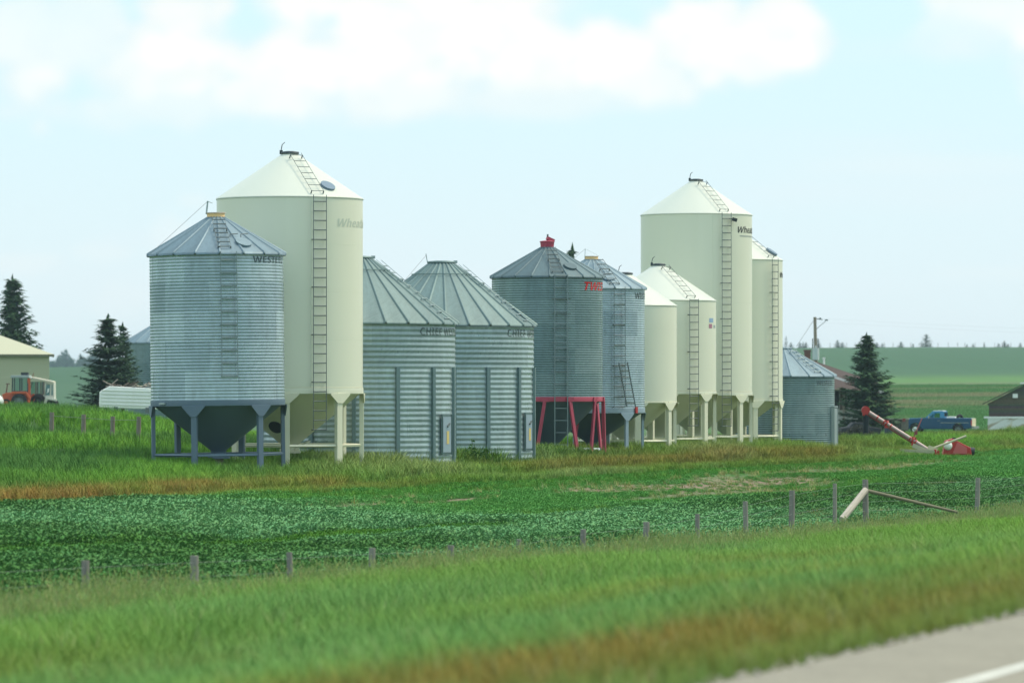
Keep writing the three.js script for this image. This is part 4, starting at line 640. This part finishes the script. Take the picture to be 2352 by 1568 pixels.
spruce('spruce_tree', 'shorter spruce just left of the distant small bin, right of its taller neighbour', 281, 742, 940, 294, 52, { levels: 24, per: 16, mat: needleDark });
spruce('spruce_tree', 'dark spruce in front of the farmhouse at the right', 1992, 766, 990, 296, 80, { levels: 32, per: 19 });
spruce('spruce_tree', 'treetop showing above the roof of the red lettered bin', 1315, 566, 960, 330, 74, { levels: 26, per: 12 });
{ // pale dead lower bough stubs and low bush under the right spruce
  const t = thing('shrub', 'low dark hedge under the spruce beside the farmhouse', 'shrub', [atX(1955, 289), hAt(1955, 289), -289]), pos = []; for (let i = 0; i < 2600; i++) { const x = rr(-1.2, 1.5), y = rr(0.05, 0.88) * (0.75 + 0.3 * Math.sin(x * 3)), z = rr(-0.4, 0.4), a = rr(0, 6.28), s = 0.07; pos.push(x, y, z, x + s * Math.cos(a), y + s * rr(-1, 1), z + s * Math.sin(a), x - s * Math.sin(a), y + s * rr(-0.5, 1), z + s * Math.cos(a)); }
  part('foliage', custom(pos, null, null), std([0.035, 0.04, 0.025], 0.95), t); part('stem', [-1, -0.3, 0.4, 1.1].map((x) => bar(V(x, 0, 0), V(x + 0.1, 0.6, 0), 0.03, 5)), bark, t);
}
// the far tree line at the left and single trees along the right-hand ridge
const protos = [[0.26, 22, 7], [0.34, 20, 8], [0.42, 16, 7], [0.20, 24, 6]].map(([w, l, p], i) => spruceCrown(1, w, l, p, 900 + i));
const stemG = bar(V(0, -0.05, 0), V(0, 0.9, 0), 0.018, 5, 0.004);
function farTree(x, yTop, Z, kind, label, group, w = 1) {
  const X = atX(x, Z), y0 = H(X, Z), h = Math.max(0.8, atY(yTop, Z) - y0), t = thing(kind === 4 ? 'bare_tree' : 'spruce_tree', label, 'tree', [X, y0, -Z], group);
  const tr = part('trunk', stemG, bark, t); tr.scale.setScalar(h);
  const c = part('crown', protos[kind % 4], needleFar, t); c.scale.set(h * w, h, h * w); c.rotation.y = rr(0, 6); return t;
}
{
  const gL = 'hazy trees of the far line at the left', lL = 'hazy blue spruce in the far tree line between the cream building and the left spruces';
  const top = (x) => knots([[100, 826], [118, 815], [128, 822], [140, 808], [150, 800], [160, 820], [172, 826], [185, 812], [198, 822], [215, 802], [230, 815], [330, 818]], x);
  for (let i = 0; i < 84; i++) { const x = 94 + i * 2.2 + rr(-1.2, 1.2); farTree(x, top(x) + rr(-2, 16), 2300 + rr(0, 200), [0, 3, 0, 1][i % 4], lL, gL, rr(1.0, 1.7)); }
  const row = [[1806, 772, 3, 0.8], [1818, 786, 2, 1], [1838, 786, 1, 1], [1845, 784, 0, 1], [1852, 785, 1, 1], [1880, 778, 0, 1.1], [1925, 781, 2, 1], [1935, 786, 2, 1.2], [1975, 784, 1, 1.3], [2015, 786, 1, 1.2], [2028, 788, 2, 1], [2070, 784, 2, 1.1], [2098, 788, 1, 0.8], [2137, 790, 3, 0.8], [2222, 790, 1, 0.9], [2236, 789, 2, 0.8], [2262, 786, 0, 0.8], [2295, 788, 2, 1], [2308, 782, 1, 1], [2316, 789, 2, 1.2], [2345, 787, 1, 1], [2380, 786, 1, 1]];
  for (const [x, y, k, w] of row) farTree(x, y, 1100 + rr(-5, 25), k, 'small hazy tree on the ridge at the right', 'small trees along the right-hand ridge', w * 1.7);
  farTree(2128, 767, 1098, 2, 'largest dark tree standing alone on the ridge above the pickup', undefined, 1.5);
  const rf = thing('ridge_fence', 'far fence of thin posts along the top of the ridge at the right', 'fence', [0, 0, 0]); for (let i = 0; i < 22; i++) { const x = 1905 + i * 21 + rr(-3, 3), X = atX(x, 1085), y = H(X, 1085); part('fence_post', box(0.10, 1.3, 0.10, X, y + 0.5, -1085), M.wood, rf); }
}
// ---------------------------------------------------------------- fences
{ // wire fence along the crop, with its braced corner
  const f = thing('wire_fence', 'wooden post and wire fence along the near edge of the green crop', 'fence', [0, 0, 0]), tops = [];
  const pst = [[-60, 1300], [196, 1287], [446, 1276], [664, 1268], [855, 1258], [1035, 1252], [1192, 1238], [1340, 1215], [1485, 1198], [1602, 1180], [1712, 1151], [1820, 1126], [1918, 1110], [1988, 1101], [2247, 1097], [2420, 1080]];
  pst.forEach(([x, y], i) => {
    const t = (x - 1176) / F, v = 31, Z = v / (SN - t * CS), X = t * Z, top = EYE + (890 - y) / F * Z, big = i === 13, r = big ? 0.085 : 0.058 + 0.01 * ((i * 7) % 3), y0 = H(X, Z) - 0.3;
    const p = V(X, top, -Z); tops.push([p, y0]); const lean = ((i * 37) % 7 - 3) * 0.012;
    part('fence_post', bar(V(X + lean, y0, -Z), p, r * 1.08, 10, r), i % 2 ? std([0.27, 0.255, 0.235], 0.9, 0, { map: woodTex }) : std([0.31, 0.30, 0.265], 0.9, 0, { map: woodTex }), f);
  });
  for (const d of [0.12, 0.38, 0.64, 0.9]) part('fence_wire', merge(tops.slice(0, -1).map(([p], i) => bar(V(p.x, p.y - d, p.z + 0.07), V(tops[i + 1][0].x, tops[i + 1][0].y - d, tops[i + 1][0].z + 0.07), 0.003, 4))), M.wire, f);
  const c = tops[13][0], k = (x, y, dz) => { const Z = -c.z + dz; return V(atX(x, Z), atY(y, Z), -Z); };
  part('brace_post', bar(k(1934, 1193, -1.2), c.clone().add(V(0, -0.3, 0.1)), 0.10, 12, 0.095), std([0.62, 0.56, 0.47], 0.8, 0, { map: woodTex }), f);
  part('brace_rail', bar(c.clone().add(V(0.05, -0.32, -0.05)), k(2200, 1176, 2.4), 0.055, 10, 0.042), std([0.24, 0.23, 0.15], 0.9, 0, { map: woodTex }), f);
}
{ // old posts in the bank at the left
  const f = thing('wire_fence', 'short run of grey old posts standing in the grassy bank at the left', 'fence', [0, 0, 0]), Z = 148, tp = [];
  for (const [x, y0, y1] of [[117, 964, 1003], [190, 956, 988], [257, 948, 985], [317, 958, 985]]) { const X = atX(x, Z), top = atY(y0, Z); part('fence_post', bar(V(X, H(X, Z) - 0.3, -Z), V(X + 0.02, H(X, Z) + 0.9, -Z), 0.085, 8, 0.075), M.wood, f); tp.push(V(X, H(X, Z) + 0.9 - 0.12, -Z + 0.08)); }
  part('fence_wire', tp.slice(1).map((p, i) => bar(tp[i], p, 0.006, 4)), M.wire, f);
}
{ // leafy weed at the foot of the second wide bin
  const Z = 151, X = atX(1083, Z), t = thing('weed_plant', 'tall leafy weed at the foot of the second wide corrugated bin', 'plant', [X, H(X, Z), -Z]), pos = [], st = [];
  for (let s = 0; s < 16; s++) { const a = rr(0, 6.28), h = s ? rr(0.3, 0.65) : 0.98, tx = s ? Math.cos(a) * 0.55 : 0.02, tz = s ? Math.sin(a) * 0.4 : 0; st.push(bar(V(tx * 0.4, 0, tz * 0.4), V(tx, h, tz), 0.01, 5)); for (let i = 0; i < 26; i++) { const q = rr(0.2, 1), x = tx * (0.4 + 0.6 * q), y = h * q, z = tz * (0.4 + 0.6 * q), b = rr(0, 6.28), l = rr(0.1, 0.2) * (1.2 - 0.5 * q), w = l * 0.3; pos.push(x, y, z, x + Math.cos(b) * l * 0.6 - Math.sin(b) * w, y + 0.06, z + Math.sin(b) * l * 0.6 + Math.cos(b) * w, x + Math.cos(b) * l, y - 0.02, z + Math.sin(b) * l, x, y, z, x + Math.cos(b) * l, y - 0.02, z + Math.sin(b) * l, x + Math.cos(b) * l * 0.6 + Math.sin(b) * w, y + 0.04, z + Math.sin(b) * l * 0.6 - Math.cos(b) * w); } }
  part('leaf_mass', custom(pos, null, null), std([0.06, 0.17, 0.025], 0.8), t); part('stem', st, std([0.08, 0.15, 0.04], 0.8), t);
}
// ---------------------------------------------------------------- grass and crop
function tuftGeo(blades, h, spread, w, bend, seedN, head = 0) {
  const s0 = seed; seed = seedN; const pos = [], nor = [];
  const q = (a, b, c) => { pos.push(...a, ...b, ...c); };
  for (let i = 0; i < blades; i++) {
    const a = rr(0, 6.28), x0 = rr(-spread, spread), z0 = rr(-spread, spread), hh = h * rr(0.55, 1.1), dx = Math.cos(a), dz = Math.sin(a), bd = bend * hh * rr(0.3, 1.2), ww = w * rr(0.7, 1.2), px = -dz, pz = dx; let prev = null;
    for (let k = 0; k <= 3; k++) { const t = k / 3, x = x0 + dx * bd * t * t, z = z0 + dz * bd * t * t, y = hh * (t - 0.18 * bend * t * t), e = ww * (1 - t) * 0.5 + 0.0008, L = [x - px * e, y, z - pz * e], R = [x + px * e, y, z + pz * e]; if (prev) { q(prev[0], prev[1], R); q(prev[0], R, L); } prev = [L, R]; }
    if (head && rnd() < head) { const t = [x0 + dx * bd, hh * (1 - 0.18 * bend), z0 + dz * bd], s = 0.012; for (let m = 0; m < 4; m++) { const b = rr(0, 6.28); q([t[0] + Math.cos(b) * s, t[1] - 0.02, t[2] + Math.sin(b) * s], [t[0] - Math.cos(b) * s, t[1] + 0.0, t[2] - Math.sin(b) * s], [t[0] + dx * 0.02, t[1] + 0.09, t[2] + dz * 0.02]); } }
  }
  seed = s0; return custom(pos, null, null);
}
function cropGeo(leaves, h, r, size, seedN) {
  const s0 = seed; seed = seedN; const pos = [];
  for (let i = 0; i < leaves; i++) { const a = rr(0, 6.28), q = Math.sqrt(rnd()) * r, x = Math.cos(a) * q, z = Math.sin(a) * q, y = h * (0.25 + 0.75 * rnd()) * (1 - 0.35 * (q / r) ** 2), b = rr(0, 6.28), l = size * rr(0.7, 1.3), w = l * 0.36, tl = rr(-0.5, 0.6) * l, cx = Math.cos(b), cz = Math.sin(b); const T = [x + cx * l, y + tl, z + cz * l], A = [x + cx * l * 0.5 - cz * w, y + tl * 0.5 + 0.02, z + cz * l * 0.5 + cx * w], B = [x + cx * l * 0.5 + cz * w, y + tl * 0.5 + 0.02, z + cz * l * 0.5 - cx * w]; pos.push(x, y, z, ...A, ...T, x, y, z, ...T, ...B); }
  seed = s0; return custom(pos, null, null);
}
const leafMat = new THREE.MeshPhysicalMaterial({ color: 0xffffff, roughness: 0.9, specularIntensity: 0.25, side: THREE.DoubleSide });
function scatter(name, label, geos, spots) {                       // spots: [u, v, scale, colour]
  geos.forEach((g, gi) => {
    const mine = spots.filter((_, i) => i % geos.length === gi), m = new THREE.InstancedMesh(g, leafMat, mine.length), o = new THREE.Object3D(), c = new THREE.Color();
    mine.forEach(([u, v, s, k, sy], i) => { const [X, Z] = uv2xz(u, v); o.position.set(X, H(X, Z) - 0.02, -Z); o.rotation.set(rr(-0.12, 0.12), rr(0, 6.28), rr(-0.12, 0.12)); o.scale.set(s, s * (sy || 1), s); o.updateMatrix(); m.setMatrixAt(i, o.matrix); c.setRGB(...k); m.setColorAt(i, c); });
    m.name = numbered(name); lit(m); scene.add(m); tag(m, label, null, null, 'stuff');
  });
}
const seen = (u, v, mrg = 0.018) => { const [X, Z] = uv2xz(u, v); return Z > 20 && Math.abs(X / Z) < 0.118 + mrg; };
const vary = (c, a) => { const k = 1 + rr(-a, a), j = rr(-0.06, 0.06); return [c[0] * k * (1 + j * 2), c[1] * k, c[2] * k * (1 - j)]; };
const mixc = (a, b, t) => a.map((x, i) => lerp(x, b[i], clamp(t, 0, 1)));
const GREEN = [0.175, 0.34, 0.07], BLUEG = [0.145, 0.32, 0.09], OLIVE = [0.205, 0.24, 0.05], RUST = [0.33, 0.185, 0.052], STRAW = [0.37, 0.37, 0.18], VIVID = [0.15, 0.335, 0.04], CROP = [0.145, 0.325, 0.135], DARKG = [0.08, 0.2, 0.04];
{
  const A = [], B = [];
  for (let i = 0; i < 230000; i++) {
    const v = 8.35 + 22.4 * Math.pow(rnd(), 0.9), u = rr(12, 160); if (!seen(u, v)) continue;
    const n = n2(u * 0.13, v * 0.3, 3), m = n2(u * 0.05 + 30, v * 0.12, 3), ru = russet(u, v), ol = (1 - sm(11, 13.6, v)) * 0.75 + 0.55 * sm(0.56, 0.72, n2(u * 0.09 + 70, v * 0.2, 3)) * (1 - sm(22, 28, v)) * (1 - sm(90, 110, u));
    let c = mixc(mixc(GREEN, BLUEG, sm(0.42, 0.62, m)), VIVID, 0.8 * sm(85, 115, u)); c = mixc(c, OLIVE, ol * sm(0.3, 0.55, n) + 0.12); c = mixc(c, RUST, ru * rr(0.1, 0.75)); if (v > 26) c = mixc(c, STRAW, sm(26, 29.5, v) * sm(0.40, 0.66, n) * 0.6);
    if (rnd() < 0.03) c = STRAW; const s = lerp(0.42, 1, sm(8.5, 14, v)) * (0.7 + 0.6 * n) * lerp(1, 0.72, sm(26, 30, v));
    (i % 3 ? A : B).push([u, v, s, vary(c, 0.14)]);
  }
  scatter('roadside_grass', 'tall green and russet grass filling the ditch between road and fence', [tuftGeo(16, 0.52, 0.09, 0.016, 0.55, 11), tuftGeo(14, 0.60, 0.08, 0.014, 0.75, 12), tuftGeo(18, 0.42, 0.10, 0.018, 0.9, 13)], A.concat(B));
  const S = []; for (let i = 0; i < 13000; i++) { const v = rr(26, 30.9), u = rr(50, 165); if (!seen(u, v)) continue; const n = n2(u * 0.2 + 9, v * 0.6, 3); if (n < 0.45) continue; S.push([u, v, rr(0.45, 0.8), vary(mixc(mixc(STRAW, OLIVE, rr(0, 0.3)), GREEN, rr(0, 0.7)).map((k) => k * 1.25), 0.2)]); }
  scatter('seed_grass', 'pale seeding grass standing along the post fence', [tuftGeo(9, 0.85, 0.10, 0.012, 0.4, 21, 0.7), tuftGeo(8, 0.95, 0.12, 0.011, 0.5, 22, 0.7)], S);
}
{
  const S = []; for (let i = 0; i < 170000; i++) { const v = rr(30.6, 47.3), u = rr(55, 235); if (!seen(u, v)) continue; const so = soil(u, v), we = weeds(u, v); if (rnd() < so * 0.8) continue; const n = n2(u * 0.25, v * 0.6, 3); let c = mixc(CROP, [0.075, 0.20, 0.05], sm(0.45, 0.65, n2(u * 0.06 + 5, v * 0.2, 3))); if (we > 0.3) c = mixc(c, [0.085, 0.24, 0.03], we); c = mixc(c, [0.10, 0.31, 0.05], 0.75 * Math.max(sm(104, 118, u) * sm(38, 41, v), sm(165, 175, u))); S.push([u, v, (0.75 + 0.5 * n) * (we > 0.4 ? 0.6 : 1) * (1 - 0.4 * so) * (1 - 0.45 * sm(104, 118, u) * sm(38, 41, v)), vary(c, 0.10)]); }
  scatter('crop_plants', 'blue green leafy crop covering the field between fence and bins', [cropGeo(60, 0.22, 0.32, 0.075, 31), cropGeo(56, 0.20, 0.30, 0.08, 32), cropGeo(66, 0.25, 0.36, 0.07, 33)], S);
  const T = []; for (let i = 0; i < 16000; i++) { const v = rr(31, 47.5), u = rr(55, 235); if (!seen(u, v)) continue; const so = soil(u, v), we = weeds(u, v); if (rnd() > Math.max(so * 0.4, we * 0.9, 0.06)) continue; T.push([u, v, rr(0.5, 0.95), vary(so > 0.3 ? mixc(STRAW, OLIVE, rr(0.1, 0.8)) : mixc([0.085, 0.24, 0.03], OLIVE, rr(0, 0.35)), 0.2)]); }
  scatter('field_weeds', 'bright green weeds and straw in the thin patches of the crop', [tuftGeo(14, 0.34, 0.12, 0.022, 0.7, 41), tuftGeo(12, 0.28, 0.12, 0.024, 0.9, 42)], T);
}
{
  const S = []; for (let i = 0; i < 150000; i++) {
    const v = 46.8 + 44 * Math.pow(rnd(), 1.5), u = rr(85, 330); if (!seen(u, v, 0.012)) continue; const n = n2(u * 0.12 + 13, v * 0.3, 3), m = n2(u * 0.06 + 90, v * 0.14, 3), left = 1 - sm(118 + 1.4 * Math.max(0, v - 50), 134 + 1.4 * Math.max(0, v - 50), u), right = sm(186, 198, u), ru = russet(u, v);
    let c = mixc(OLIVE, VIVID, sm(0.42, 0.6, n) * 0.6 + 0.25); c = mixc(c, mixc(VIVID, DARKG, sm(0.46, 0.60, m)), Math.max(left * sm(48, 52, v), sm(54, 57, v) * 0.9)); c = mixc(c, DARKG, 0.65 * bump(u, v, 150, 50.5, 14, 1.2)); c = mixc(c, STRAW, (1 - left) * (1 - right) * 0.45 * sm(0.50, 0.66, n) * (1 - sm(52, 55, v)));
    c = mixc(c, RUST, ru * rr(0.5, 1)); if (right > 0.5 && v > 52) c = mixc(c, [0.13, 0.20, 0.04], 0.6);
    const s = (0.65 + 0.7 * n) * (right > 0.5 && v > 53 ? 0.28 + 0.4 * sm(0.52, 0.62, m) * (1 - sm(60, 66, v)) : 1) * (v < 48 ? 0.6 : 1) * (left > 0.5 ? 0.85 : 1) * (u > 188 && u < 206 && v < 51 ? 0.45 : 1) * (1 + 0.6 * bump(u, v, 146, 50.6, 16, 0.9)); S.push([u, v, s, vary(c, 0.2)]);
  }
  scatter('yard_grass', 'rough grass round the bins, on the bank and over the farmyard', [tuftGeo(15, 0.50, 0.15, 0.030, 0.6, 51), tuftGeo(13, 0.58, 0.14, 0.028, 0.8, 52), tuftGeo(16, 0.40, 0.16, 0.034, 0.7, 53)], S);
  const R = []; for (let i = 0; i < 110000; i++) { const Z = rr(345, 600), X = rr(0.05, 0.13) * Z, [u, v] = xz2uv(X, Z); const s = n2(X * 0.03 + 20, Z * 0.08, 3); R.push([u, v, rr(0.4, 0.75), vary(mixc([0.085, 0.225, 0.065], [0.27, 0.26, 0.14], 0.9 * sm(0.46, 0.62, s)), 0.12), 0.8]); }
  scatter('pasture_grass', 'patchy green and straw pasture on the rising ground behind the farmyard', [tuftGeo(12, 0.5, 0.35, 0.07, 0.6, 61), tuftGeo(12, 0.42, 0.38, 0.08, 0.8, 62)], R);
}
{ // loose stones along the crumbling road edge
  const g = flatNormals(new THREE.DodecahedronGeometry(1, 0)), N = 2600, m = new THREE.InstancedMesh(g, std([1, 1, 1], 0.95), N), o = new THREE.Object3D(), c = new THREE.Color();
  for (let i = 0; i < N; i++) { const u = rr(18, 75), v = ROADEDGE + 0.12 + 0.3 * (rnd() + rnd() - 1) , [X, Z] = uv2xz(u, v), s = 0.006 + 0.02 * rnd() ** 3; o.position.set(X, v < ROADEDGE - 0.1 ? s * 0.3 : H(X, Z) + s * 0.4 + 0.02, -Z); o.rotation.set(rr(0, 6), rr(0, 6), rr(0, 6)); o.scale.set(s, s * 0.7, s * 1.2); o.updateMatrix(); m.setMatrixAt(i, o.matrix); const k = rr(0.28, 0.55); c.setRGB(k, k * 0.93, k * 0.8); m.setColorAt(i, c); }
  m.name = 'gravel'; lit(m); scene.add(m); tag(m, 'loose pale gravel along the crumbling edge of the road', null, null, 'stuff');
}
renderer.render(scene, camera);
